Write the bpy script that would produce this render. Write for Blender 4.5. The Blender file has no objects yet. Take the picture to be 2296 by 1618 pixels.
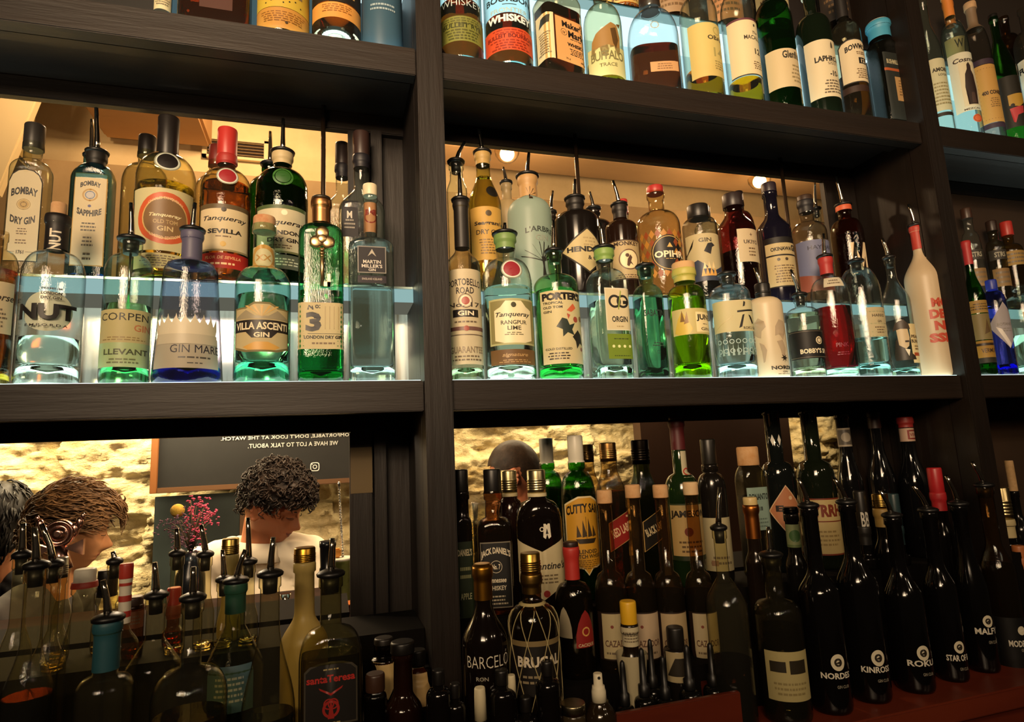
import bpy, bmesh, math, random
from mathutils import Vector, Matrix, noise
random.seed(7)
# ---------------------------------------------------------------- camera, world, light, exposure
SC = bpy.context.scene
COL = SC.collection
EYE = 1.45                       # camera height over the floor; camera stands at X=0, Y=0 and looks along +Y to the back bar
FPX = 1363.0
CF = Vector((0.2882, 0.94502, 0.15454)); CR = Vector((0.95757, -0.28439, -0.04668)); CU = Vector((0.00016, -0.16143, 0.98688))
cam = bpy.data.cameras.new('camera'); cam_o = bpy.data.objects.new('camera', cam); COL.objects.link(cam_o)
m = Matrix((CR, CU, -CF)).transposed().to_4x4(); m.translation = (0, 0, EYE)
cam_o.matrix_world = m
cam.sensor_fit = 'HORIZONTAL'; cam.sensor_width = 36; cam.lens = 36 * FPX / 2296; cam.clip_start = 0.02; cam.clip_end = 50
SC.camera = cam_o
SC.view_settings.view_transform = 'Standard'; SC.view_settings.look = 'None'; SC.view_settings.gamma = 1
SC.view_settings.use_curve_mapping = False; SC.view_settings.exposure = 0.0
W = bpy.data.worlds.new('bar_interior_dark'); SC.world = W; W.use_nodes = True
W.node_tree.nodes['Background'].inputs[0].default_value = (1, .72, .45, 1); W.node_tree.nodes['Background'].inputs[1].default_value = 0.012
SC.cycles.max_bounces = 14; SC.cycles.diffuse_bounces = 2; SC.cycles.glossy_bounces = 3; SC.cycles.transmission_bounces = 9
SC.cycles.transparent_max_bounces = 40; SC.cycles.caustics_reflective = False; SC.cycles.caustics_refractive = True
SC.cycles.sample_clamp_indirect = 4; SC.cycles.blur_glossy = 0.4
SC.cycles.use_adaptive_sampling = True; SC.cycles.adaptive_threshold = 0.03

def light(kind, name, loc, power, color, size=.05, target=None, size_y=None, spot=None):
    l = bpy.data.lights.new(name, kind); l.energy = power; l.color = color
    if kind == 'AREA':
        l.size = size
        if size_y: l.shape = 'RECTANGLE'; l.size_y = size_y
    else: l.shadow_soft_size = size
    if spot: l.spot_size = math.radians(spot); l.spot_blend = .6
    o = bpy.data.objects.new(name, l); COL.objects.link(o); o.location = (loc[0], loc[1], EYE + loc[2])
    if target:
        d = Vector(target) - Vector(loc); o.rotation_euler = d.to_track_quat('-Z', 'Y').to_euler()
    return o
WARM = (1, .66, .36)
# bulbs hanging in the bar room behind the guest (all offsets are from eye height)
for i, (x, y, z) in enumerate([(-1.3, -1.6, 1.05), (-.9, -1.7, 1.05), (-.5, -1.8, 1.05), (.0, -1.6, 1.0), (1.3, -1.2, 1.1), (2.1, -1.0, 1.1)]):
    light('POINT', 'pendant_bulb_light', (x, y, z), 15, (1, .74, .48), .03)
light('AREA', 'bar_room_glow', (-.6, -1.0, .95), 20, (1, .72, .45), .8, (.5, 1.1, 1.0)).data.spread = math.radians(72)
light('SPOT', 'underside_fill_light', (-.9, -.2, .0), 16, (1, .78, .5), .1, (-.42, 1.08, .69), spot=34)  # added spot, brightens the underside of the upper left shelf
light('POINT', 'face_fill_light', (-.30, 1.42, .10), 3.8, (1, .76, .5), .02)  # added fill hidden behind the rail to brighten the bartender's face
# wall washer over the stone wall
light('AREA', 'wall_washer_light', (-.95, 2.50, .46), 44, (1, .78, .46), 1.3, (-.95, 2.68, -.3), .06)
light('AREA', 'wall_washer_light', (.85, 2.50, .46), 13, (1, .78, .46), 1.0, (.85, 2.68, -.3), .06)
light('AREA', 'wall_washer_light', (2.42, 2.50, .46), 5, (1, .78, .46), .3, (2.42, 2.68, -.3), .06)
light('AREA', 'bartender_fill_light', (-.05, 1.72, .50), 13, (1, .70, .42), .4, (-.25, 2.1, -.25))  # added fill over the far counter to brighten the bartender

# ---------------------------------------------------------------- projection helpers (photo pixel -> place on a plane of the bar)
def ray(px, py): return CF * FPX + CR * (px - 1148) + CU * (809 - py)
def X_at(px, py, Y):
    d = ray(px, py); return d.x / d.y * Y
def P_at(px, py, Y):
    d = ray(px, py); return Vector((d.x / d.y * Y, Y, d.z / d.y * Y))
def z_for(X, Y, py):
    k = (809 - py) / FPX
    return -(X * (CU.x - k * CF.x) + Y * (CU.y - k * CF.y)) / (CU.z - k * CF.z)

# ---------------------------------------------------------------- materials
def s2l(c): return tuple(((v / 12.92) if v <= .04045 else ((v + .055) / 1.055) ** 2.4) for v in c)
def hexc(h):
    if isinstance(h, tuple): return h
    return s2l(tuple(int(h[i:i + 2], 16) / 255 for i in (0, 2, 4)))
MC = {}
def newmat(name):
    m_ = bpy.data.materials.new(name); m_.use_nodes = True; nt = m_.node_tree; nt.nodes.clear()
    out = nt.nodes.new('ShaderNodeOutputMaterial'); return m_, nt, out
def N(nt, t, **kw):
    n = nt.nodes.new(t)
    for k, v in kw.items():
        if k in n.inputs: n.inputs[k].default_value = v
        else: setattr(n, k, v)
    return n
def paint(c, rough=.5, metal=0, spec=.5, emit=0, name='painted'):
    key = ('p', c, rough, metal, spec, emit)
    if key in MC: return MC[key]
    m_, nt, out = newmat(name); b = N(nt, 'ShaderNodeBsdfPrincipled'); col = hexc(c)
    b.inputs['Base Color'].default_value = (*col, 1); b.inputs['Roughness'].default_value = rough
    b.inputs['Metallic'].default_value = metal; b.inputs['Specular IOR Level'].default_value = spec
    if emit: b.inputs['Emission Color'].default_value = (*col, 1); b.inputs['Emission Strength'].default_value = emit
    nt.links.new(b.outputs[0], out.inputs[0]); MC[key] = m_; return m_
def paper(c):
    """label paper: slight fibre and print mottling of its own, lets a little back light through"""
    key = ('paper', c)
    if key in MC: return MC[key]
    m_, nt, out = newmat('label_paper'); col = hexc(c)
    b = N(nt, 'ShaderNodeBsdfPrincipled'); b.inputs['Roughness'].default_value = .55
    no = N(nt, 'ShaderNodeTexNoise', Scale=90.0); mx = N(nt, 'ShaderNodeMix', data_type='RGBA')
    mx.inputs[6].default_value = (*[v * .86 for v in col], 1); mx.inputs[7].default_value = (*col, 1)
    nt.links.new(no.outputs[0], mx.inputs[0]); nt.links.new(mx.outputs[2], b.inputs['Base Color'])
    tr = N(nt, 'ShaderNodeBsdfTranslucent'); tr.inputs[0].default_value = (*col, 1); ms = N(nt, 'ShaderNodeMixShader'); ms.inputs[0].default_value = .22
    nt.links.new(b.outputs[0], ms.inputs[1]); nt.links.new(tr.outputs[0], ms.inputs[2]); nt.links.new(ms.outputs[0], out.inputs[0])
    MC[key] = m_; return m_
def metal(c='b9b2a4', rough=.18): return paint(c, rough, 1, name='metal')
def glass_shell(c):
    """thin bottle wall: tinted, darker where the wall is seen edge-on, mirror-like at grazing angles"""
    key = ('gs', c)
    if key in MC: return MC[key]
    m_, nt, out = newmat('bottle_glass'); col = hexc(c)
    lw = N(nt, 'ShaderNodeLayerWeight', Blend=.35)
    ramp = N(nt, 'ShaderNodeValToRGB'); cr = ramp.color_ramp
    cr.elements[0].position = 0; cr.elements[0].color = (*col, 1)
    cr.elements[1].position = .36; cr.elements[1].color = (*col, 1)
    for ps, ex, k in ((.52, 1.25, .74), (.66, 1.8, .38), (.85, 2.2, .12)): e = cr.elements.new(ps); e.color = (*[v ** ex * k for v in col], 1)
    tr = N(nt, 'ShaderNodeBsdfTransparent'); gl = N(nt, 'ShaderNodeBsdfGlossy', Roughness=.03)
    lf = N(nt, 'ShaderNodeLayerWeight', Blend=.5); fr = N(nt, 'ShaderNodeMath', operation='POWER'); fr.inputs[1].default_value = 4.2; nt.links.new(lf.outputs['Facing'], fr.inputs[0]); mu = N(nt, 'ShaderNodeMath', operation='MULTIPLY_ADD'); mu.inputs[1].default_value = .85; mu.inputs[2].default_value = .05; mu.use_clamp = True
    no = N(nt, 'ShaderNodeTexNoise', Scale=45.0); bp = N(nt, 'ShaderNodeBump', Strength=.12, Distance=.003)
    nt.links.new(no.outputs[0], bp.inputs['Height']); nt.links.new(bp.outputs[0], gl.inputs['Normal'])
    ms = N(nt, 'ShaderNodeMixShader')
    nt.links.new(lw.outputs['Facing'], ramp.inputs[0]); nt.links.new(ramp.outputs[0], tr.inputs[0])
    nt.links.new(fr.outputs[0], mu.inputs[0]); nt.links.new(mu.outputs[0], ms.inputs[0])
    df = N(nt, 'ShaderNodeBsdfDiffuse'); df.inputs[0].default_value = (.8 * col[0], .78 * col[1], .7 * col[2], 1); md = N(nt, 'ShaderNodeMixShader'); md.inputs[0].default_value = .012   # pale haze painted into the wall, standing in for room glare
    nt.links.new(tr.outputs[0], md.inputs[1]); nt.links.new(df.outputs[0], md.inputs[2])
    nt.links.new(md.outputs[0], ms.inputs[1]); nt.links.new(gl.outputs[0], ms.inputs[2]); nt.links.new(ms.outputs[0], out.inputs[0])
    MC[key] = m_; return m_
def glass_solid(c, ior=1.45, name='thick_glass'):
    key = ('gd', c, ior)
    if key in MC: return MC[key]
    m_, nt, out = newmat(name); g = N(nt, 'ShaderNodeBsdfGlass', IOR=ior, Roughness=0.0); g.inputs[0].default_value = (*hexc(c), 1)
    nt.links.new(g.outputs[0], out.inputs[0]); MC[key] = m_; return m_
def frosted(c, k=.55):
    key = ('fr', c)
    if key in MC: return MC[key]
    m_, nt, out = newmat('frosted_glass'); d = N(nt, 'ShaderNodeBsdfPrincipled', Roughness=.4); t_ = N(nt, 'ShaderNodeBsdfTranslucent')
    d.inputs['Base Color'].default_value = (*hexc(c), 1); t_.inputs[0].default_value = (*hexc(c), 1)
    ms = N(nt, 'ShaderNodeMixShader'); ms.inputs[0].default_value = k
    nt.links.new(d.outputs[0], ms.inputs[1]); nt.links.new(t_.outputs[0], ms.inputs[2]); nt.links.new(ms.outputs[0], out.inputs[0]); MC[key] = m_; return m_
def emis(c, s, name='lit'):
    key = ('e', c, s)
    if key in MC: return MC[key]
    m_, nt, out = newmat(name); e = N(nt, 'ShaderNodeEmission', Strength=s); e.inputs[0].default_value = (*hexc(c), 1)
    nt.links.new(e.outputs[0], out.inputs[0]); MC[key] = m_; return m_
def textured(name, c1, c2, scale, rough=.5, stretch=(1, 1, 1), bump=.3, dist=.004, detail=6, spec=.4, metal_=0):
    key = ('tx', name, c1, c2)
    if key in MC: return MC[key]
    m_, nt, out = newmat(name); b = N(nt, 'ShaderNodeBsdfPrincipled', Roughness=rough, Metallic=metal_); b.inputs['Specular IOR Level'].default_value = spec
    tc = N(nt, 'ShaderNodeTexCoord'); mp = N(nt, 'ShaderNodeMapping'); mp.inputs['Scale'].default_value = stretch
    no = N(nt, 'ShaderNodeTexNoise', Scale=scale, Detail=detail, Roughness=.65); no2 = N(nt, 'ShaderNodeTexNoise', Scale=scale * .13, Detail=3.0)
    ad = N(nt, 'ShaderNodeMath', operation='ADD'); rp = N(nt, 'ShaderNodeMapRange'); rp.inputs[1].default_value = .7; rp.inputs[2].default_value = 1.3
    mx = N(nt, 'ShaderNodeMix', data_type='RGBA'); mx.inputs[6].default_value = (*hexc(c1), 1); mx.inputs[7].default_value = (*hexc(c2), 1)
    L = nt.links.new
    L(tc.outputs['Object'], mp.inputs[0]); L(mp.outputs[0], no.inputs[0]); L(mp.outputs[0], no2.inputs[0]); L(no.outputs[0], ad.inputs[0]); L(no2.outputs[0], ad.inputs[1])
    L(ad.outputs[0], rp.inputs[0]); L(rp.outputs[0], mx.inputs[0]); L(mx.outputs[2], b.inputs['Base Color'])
    bp = N(nt, 'ShaderNodeBump', Strength=bump, Distance=dist); L(no.outputs[0], bp.inputs['Height']); L(bp.outputs[0], b.inputs['Normal'])
    L(b.outputs[0], out.inputs[0]); MC[key] = m_; return m_
WOOD_H = textured('dark_stained_wood', '140b05', '1f140b', 26, .5, (.12, 1, 1.6), .35)
WOOD_V = textured('dark_stained_wood_upright', '100904', '1a1009', 26, .5, (1.6, 1, .12), .35)
WOOD_R = textured('red_brown_varnished_wood', '4a1a10', '6c2c1a', 14, .3, (.15, 1, 1), .1)
STONE = textured('rough_limestone', 'a88e58', 'f5e6b8', 14, .9, (1, 1, 1.7), 1.0, .03, 10, .1)
PLASTER = textured('cream_plaster', 'cdb384', 'e6cfa0', 5, .85, (1, 1, 1), .1, .004, 4, .1)
BLACK = paint('0b0a0a', .35, name='black_plastic'); RUBBER = paint('0d0c0c', .42, name='black_rubber')
CHALK = textured('blackboard_slate', '0b0c0c', '161716', 8, .7, (1, 1, 1), .05)

# ---------------------------------------------------------------- object helpers
def tag(o, label=None, cat=None, group=None, kind=None):
    if label: o['label'] = label
    if cat: o['category'] = cat
    if group: o['group'] = group
    if kind: o['kind'] = kind
    return o
def thing(name, loc, label, cat, group=None, rot=0):
    o = bpy.data.objects.new(name, None); COL.objects.link(o); o.empty_display_size = .05
    o.location = (loc[0], loc[1], EYE + loc[2]); o.rotation_euler = (0, 0, rot); return tag(o, label, cat, group)
def mk(name, bm, mats, parent=None, loc=None, smooth=False, label=None):
    me = bpy.data.meshes.new(name); bm.to_mesh(me); bm.free()
    for m_ in (mats if isinstance(mats, (list, tuple)) else [mats]): me.materials.append(m_)
    if smooth: me.polygons.foreach_set('use_smooth', [True] * len(me.polygons))
    o = bpy.data.objects.new(name, me); COL.objects.link(o)
    if parent: o.parent = parent
    if loc is not None: o.location = (loc[0], loc[1], EYE + loc[2])
    if label: o['label'] = label
    return o
def box(bm, x0, x1, y0, y1, z0, z1, mi=0, bev=0):
    b2 = bmesh.new(); bmesh.ops.create_cube(b2, size=1)
    for v in b2.verts: v.co = Vector((x0 + (v.co.x + .5) * (x1 - x0), y0 + (v.co.y + .5) * (y1 - y0), z0 + (v.co.z + .5) * (z1 - z0)))
    if bev: bmesh.ops.bevel(b2, geom=b2.edges[:], offset=bev, segments=2, affect='EDGES')
    merge(bm, b2, mi)
def merge(bm, b2, mi=0):
    mp = [bm.verts.new(v.co) for v in b2.verts]; b2.verts.index_update()
    for f in b2.faces:
        try:
            nf = bm.faces.new([mp[v.index] for v in f.verts]); nf.material_index = mi + f.material_index; nf.smooth = f.smooth
        except ValueError: pass
    b2.free()
def boxo(name, x0, x1, y0, y1, z0, z1, mat, parent=None, bev=0, label=None):
    """axis-aligned box given in eye-relative coordinates; origin at its base centre"""
    bm = bmesh.new(); cx, cy = (x0 + x1) / 2, (y0 + y1) / 2
    px, py, pz = (parent.location.x, parent.location.y, parent.location.z - EYE) if parent else (0, 0, 0)
    box(bm, x0 - cx, x1 - cx, y0 - cy, y1 - cy, 0, z1 - z0, 0, bev)
    o = mk(name, bm, mat, parent, None, False, label)
    o.location = (cx - px, cy - py, z0 - pz) if parent else (cx, cy, EYE + z0)
    return o
def lathe(bm, prof, seg=28, mi=0, nexp=2.0, dep=1.0, tmat=None, cap=True, smooth=True):
    """prof: list of (z, r[, n]); superellipse section, front faces -Y"""
    rings = []
    for p in prof:
        z, r = p[0], p[1]; n = p[2] if len(p) > 2 else nexp; d = p[3] if len(p) > 3 else dep
        ring = []
        for i in range(seg):
            th = 2 * math.pi * i / seg; ring.append(bm.verts.new(sect(th, r, n, d, z)))
        rings.append(ring)
    fs = []
    for a, b in zip(rings, rings[1:]):
        for i in range(seg):
            j = (i + 1) % seg; fs.append(bm.faces.new((a[i], a[j], b[j], b[i])))
    if cap:
        fs.append(bm.faces.new(rings[0][::-1])); fs.append(bm.faces.new(rings[-1]))
    for f in fs: f.material_index = mi; f.smooth = smooth and len(f.verts) == 4
    if tmat is not None:
        for ring in rings:
            for v in ring: v.co = tmat @ v.co
def sect(th, r, n, d, z):
    s, c = math.sin(th), -math.cos(th)
    k = 1.0 if n <= 2.01 else 1.0 / ((abs(s) ** n + abs(c) ** n) ** (1.0 / n))
    return Vector((r * k * s, r * d * k * c, z))
def tube(bm, pts, r, seg=8, mi=0, cap=True):
    pts = [Vector(p) for p in pts]; rs = r if isinstance(r, (list, tuple)) else [r] * len(pts); rings = []
    for i, p in enumerate(pts):
        d = (pts[min(i + 1, len(pts) - 1)] - pts[max(i - 1, 0)]).normalized(); q = d.to_track_quat('Z', 'Y')
        rings.append([bm.verts.new(p + q @ Vector((math.cos(2 * math.pi * k / seg) * rs[i], math.sin(2 * math.pi * k / seg) * rs[i], 0))) for k in range(seg)])
    for a, b in zip(rings, rings[1:]):
        for k in range(seg):
            f = bm.faces.new((a[k], a[(k + 1) % seg], b[(k + 1) % seg], b[k])); f.material_index = mi; f.smooth = True
    if cap:
        for rg in (rings[0][::-1], rings[-1]):
            f = bm.faces.new(rg); f.material_index = mi
def ball(bm, c, r, mi=0, sub=2, sc=(1, 1, 1)):
    b2 = bmesh.new(); bmesh.ops.create_icosphere(b2, subdivisions=sub, radius=r)
    for v in b2.verts: v.co = Vector((v.co.x * sc[0], v.co.y * sc[1], v.co.z * sc[2])) + Vector(c)
    for f in b2.faces: f.smooth = True
    merge(bm, b2, mi)

# ---------------------------------------------------------------- lettering
_tc = {}
_fc = bpy.data.curves.new('lettering_source', 'FONT'); _fo = bpy.data.objects.new('lettering_source', _fc); COL.objects.link(_fo)
_fc.resolution_u = 2; _fc.align_x = 'CENTER'
def text_geo(s, bold=0.0, shear=0.0, spacing=1.0):
    key = (s, bold, shear, spacing)
    if key in _tc: return _tc[key]
    _fc.body = s; _fc.offset = bold; _fc.shear = shear; _fc.space_character = spacing
    dg = bpy.context.evaluated_depsgraph_get(); dg.update(); ev = _fo.evaluated_get(dg); me = ev.to_mesh()
    vs = [(v.co.x, v.co.y) for v in me.vertices]; fs = [tuple(p.vertices) for p in me.polygons]; ev.to_mesh_clear()
    if vs:
        x0 = min(v[0] for v in vs); x1 = max(v[0] for v in vs); y0 = min(v[1] for v in vs); y1 = max(v[1] for v in vs)
        vs = [((v[0] - (x0 + x1) / 2) / (y1 - y0), (v[1] - (y0 + y1) / 2) / (y1 - y0)) for v in vs]
        wd = (x1 - x0) / (y1 - y0)
    else: wd = 1
    _tc[key] = (vs, fs, wd); return _tc[key]
def t(s, v, h, w=None, c='15110f', u=0, b=.02, sh=0, rot=0, arc=0, sp=1.0): return ('t', s, v, h, w, c, u, b, sh, rot, arc, sp)
def r(u0, u1, v0, v1, c): return ('p', [(u0, v0), (u1, v0), (u1, v1), (u0, v1)], c)
def pg(pts, c): return ('p', pts, c)
def d(u, v, rad, c, asp=1.0): return ('d', u, v, rad, c, asp)
def o_(u, v, rad, c, th=.15): return ('o', u, v, rad, c, th)
def ml(v0, v1, n, c='6b5c48', w=.7, u=0): return ('m', v0, v1, n, c, w, u)

def flat_geo(elems, Wd, Hh):
    """elements -> list of (verts2d, faces, colour); label box is u -1..1, v 0..1 -> x = u*Wd/2, y = v*Hh"""
    out = []
    for e in elems:
        if e[0] == 't':
            _, s, v, h, w, c, u, b, sh, rot, arc, sp = e
            vs, fs, wd = text_geo(s, b, sh, sp); hh = h * Hh; sx = hh
            if w: sx = (w * Wd) / wd
            ca, sa = math.cos(math.radians(rot)), math.sin(math.radians(rot)); pts = []
            for (x, y) in vs:
                X, Yv = x * sx, y * hh
                if arc: Yv -= arc * Hh * ((2 * x / wd) ** 2)
                pts.append((X * ca - Yv * sa + u * Wd / 2, X * sa + Yv * ca + v * Hh))
            out.append((pts, fs, c))
        elif e[0] == 'p':
            out.append(([(u * Wd / 2, v * Hh) for u, v in e[1]], [tuple(range(len(e[1])))], e[2]))
        elif e[0] == 'd':
            _, u, v, rad, c, asp = e; n = 28
            out.append(([(u * Wd / 2 + rad * Wd * math.cos(2 * math.pi * i / n), v * Hh + rad * Wd * asp * math.sin(2 * math.pi * i / n)) for i in range(n)], [tuple(range(n))], c))
        elif e[0] == 'o':
            _, u, v, rad, c, th = e; n = 28; pts = []
            for i in range(n):
                a = 2 * math.pi * i / n
                for q in (rad, rad * (1 - th)): pts.append((u * Wd / 2 + q * Wd * math.cos(a), v * Hh + q * Wd * math.sin(a)))
            out.append((pts, [(2 * i, 2 * ((i + 1) % n), 2 * ((i + 1) % n) + 1, 2 * i + 1) for i in range(n)], c))
        elif e[0] == 'm':
            _, v0, v1, n, c, w, u = e; rng = random.Random(n * 31 + int(v0 * 100))
            for i in range(n):
                v = v1 + (v0 - v1) * (i + .5) / n; ww = w * rng.uniform(.65, 1); th = (v1 - v0) / n * .22
                x = -ww
                while x < ww:
                    x2 = min(ww, x + rng.uniform(.06, .2))
                    out.append(([(a * Wd / 2 + u * Wd / 2, b2 * Hh) for a, b2 in ((x, v - th), (x2, v - th), (x2, v + th), (x, v + th))], [(0, 1, 2, 3)], c)); x = x2 + .04
    return out
# ---------------------------------------------------------------- the bottle builder
def shoulder(style, q, nr):
    if style == 'dome': return nr + (1 - nr) * math.sqrt(max(0, 1 - q ** 2.2))
    if style == 'slope': return nr + (1 - nr) * (0.5 + 0.5 * math.cos(math.pi * q))
    if style == 'cone': return nr + (1 - nr) * (1 - q)
    if style == 'ogive': return nr + (1 - nr) * (1 - q ** 1.5) * (1 - .25 * q)
    if style == 'step': return 1 - (1 - nr) * (q ** 3 * .45 + .55 * (0 if q < .92 else (q - .92) / .08))
    return nr + (1 - nr) * (1 - q)
def L(y0, y1, wr, bg, elems=(), shape='rect', border=None, u0=0, name='label', lift=.0004, mat=None):
    return dict(y0=y0, y1=y1, wr=wr, bg=bg, el=elems, shape=shape, border=border, u0=u0, name=name, lift=lift, mat=mat)
SHAPES = {
 'rect': [(-1, 0), (1, 0), (1, 1), (-1, 1)],
 'arch': [(-1, 0), (1, 0), (1, .86), (.8, .94), (.45, .985), (0, 1), (-.45, .985), (-.8, .94), (-1, .86)],
 'diamond': [(0, 0), (1, .5), (0, 1), (-1, .5)],
 'vtop': [(-1, 0), (1, 0), (1, 1), (0, .82), (-1, 1)],
 'vtop2': [(-1, .3), (0, 0), (1, .3), (1, 1), (0, .78), (-1, 1)],
 'leaf': [(-1, 0), (1, 0), (.95, .35), (.7, .65), (.35, .88), (0, 1), (-.35, .88), (-.7, .65), (-.95, .35)],
 'shield': [(-1, .12), (-.2, .08), (0, 0), (.2, .08), (1, .12), (1, .9), (.3, 1), (-.3, 1), (-1, .9)],
 'banner': [(-1, .08), (-.5, 0), (.5, 0), (1, .08), (1, .9), (.55, .9), (.25, 1), (-.25, 1), (-.55, .9), (-1, .9)],
 'round': [(math.cos(a * math.pi / 16), .5 + .5 * math.sin(a * math.pi / 16)) for a in range(32)],
 'slant': [(-1, .0), (1, .34), (1, 1), (-1, .66)],
 'wave': [(-1, 0), (1, 0), (1, 1), (.5, .93), (0, 1), (-.5, .93), (-1, 1)],
 'dome': [(-1, 0), (1, 0), (1, .55), (.85, .78), (.5, .95), (0, 1), (-.5, .95), (-.85, .78), (-1, .55)],
}
def wrap_label(parent, lb, Rf, Nf, dep, rbody, X, Yp, ztop_of, z0w, rot, part_name):
    """a label lying on the bottle's surface; lettering, rules and emblems are thin layers of the same mesh"""
    zt = ztop_of(lb['y0']); zb = ztop_of(lb['y1']); Hh = zt - zb; zc = (zt + zb) / 2; Rm = Rf(zc); n = Nf(zc)
    Wd = lb['wr'] * 2 * rbody
    # arc length -> angle
    K = 180; tab = [0.0]; pv = sect(0, Rm, n, dep, 0)
    for i in range(1, K + 1):
        p = sect(math.pi * i / K, Rm, n, dep, 0); tab.append(tab[-1] + (p - pv).length); pv = p
    def th_of(x):
        a = abs(x)
        if a >= tab[-1]: return math.copysign(math.pi, x)
        lo = 0; hi = K
        while hi - lo > 1:
            mdl = (lo + hi) // 2
            if tab[mdl] <= a: lo = mdl
            else: hi = mdl
        return math.copysign(math.pi * (lo + (a - tab[lo]) / max(1e-9, tab[hi] - tab[lo])) / K, x)
    layers = []
    if lb['bg']:
        sh = SHAPES[lb['shape']]
        if lb['border']:
            layers.append(('p', sh, lb['border'])); layers.append(('p', [(u * .93, .5 + (v - .5) * (1 - .07 * Wd / Hh)) for u, v in sh], lb['bg']))
        else: layers.append(('p', sh, lb['bg']))
    geo = flat_geo(layers + list(lb['el']), Wd, Hh)
    mats, idx = [], {}
    bm = bmesh.new(); off0 = lb['u0'] * rbody
    dR = max(Rf(zb + Hh * q / 6) for q in range(7)) - min(Rf(zb + Hh * q / 6) for q in range(7))
    for li, (pts, fs, c) in enumerate(geo):
        if c not in idx:
            idx[c] = len(mats); isbg = lb['bg'] and li < (2 if lb['border'] else 1)
            mats.append(lb['mat'] if (lb['mat'] and isbg) else (paper(c) if isbg and not isinstance(c, tuple) else paint(c, .45)))
        b2 = bmesh.new(); vv = [b2.verts.new((x, y, 0)) for x, y in pts]
        for f in fs:
            try: b2.faces.new([vv[i] for i in f])
            except ValueError: pass
        if any(len(f.verts) > 4 for f in b2.faces): bmesh.ops.triangulate(b2, faces=[f for f in b2.faces if len(f.verts) > 4])
        xs = [p[0] for p in pts]; ys = [p[1] for p in pts]
        step = max(.0035, rbody * .13) if n < 2.5 else max(.005, rbody * .2)
        k = math.floor(min(xs) / step) + 1
        while k * step < max(xs) - 1e-5:
            bmesh.ops.bisect_plane(b2, geom=b2.verts[:] + b2.edges[:] + b2.faces[:], plane_co=(k * step, 0, 0), plane_no=(1, 0, 0)); k += 1
        if dR > .0004:
            st2 = Hh / 10; k = math.floor(min(ys) / st2) + 1
            while k * st2 < max(ys) - 1e-5:
                bmesh.ops.bisect_plane(b2, geom=b2.verts[:] + b2.edges[:] + b2.faces[:], plane_co=(0, k * st2, 0), plane_no=(0, 1, 0)); k += 1
        eps = lb['lift'] + (0 if li == 0 else .00012 + .000022 * min(li, 40))
        for v in b2.verts:
            x_, y_ = v.co.x, v.co.y; kx = math.floor(x_ / step + 1e-6); fx = x_ / step - kx
            if dR > .0004: ky = math.floor(y_ / (Hh / 10) + 1e-6); fy = y_ / (Hh / 10) - ky; rr = Rf(zb + ky * Hh / 10) * (1 - fy) + Rf(zb + (ky + 1) * Hh / 10) * fy
            else: rr = Rf(zb + y_)
            z = zb + y_ - z0w; v.co = sect(th_of(kx * step + off0), rr + eps, n, dep, z).lerp(sect(th_of((kx + 1) * step + off0), rr + eps, n, dep, z), fx)
        for f in b2.faces: f.smooth = True
        merge(bm, b2, idx[c])
        for f in bm.faces[-0:]: pass
    # outward normals
    for f in bm.faces:
        c_ = f.calc_center_median()
        if f.normal.length == 0: f.normal_update()
        if f.normal.dot(Vector((c_.x, c_.y, 0))) < 0: f.normal_flip()
    return mk(part_name, bm, mats, parent)

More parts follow.
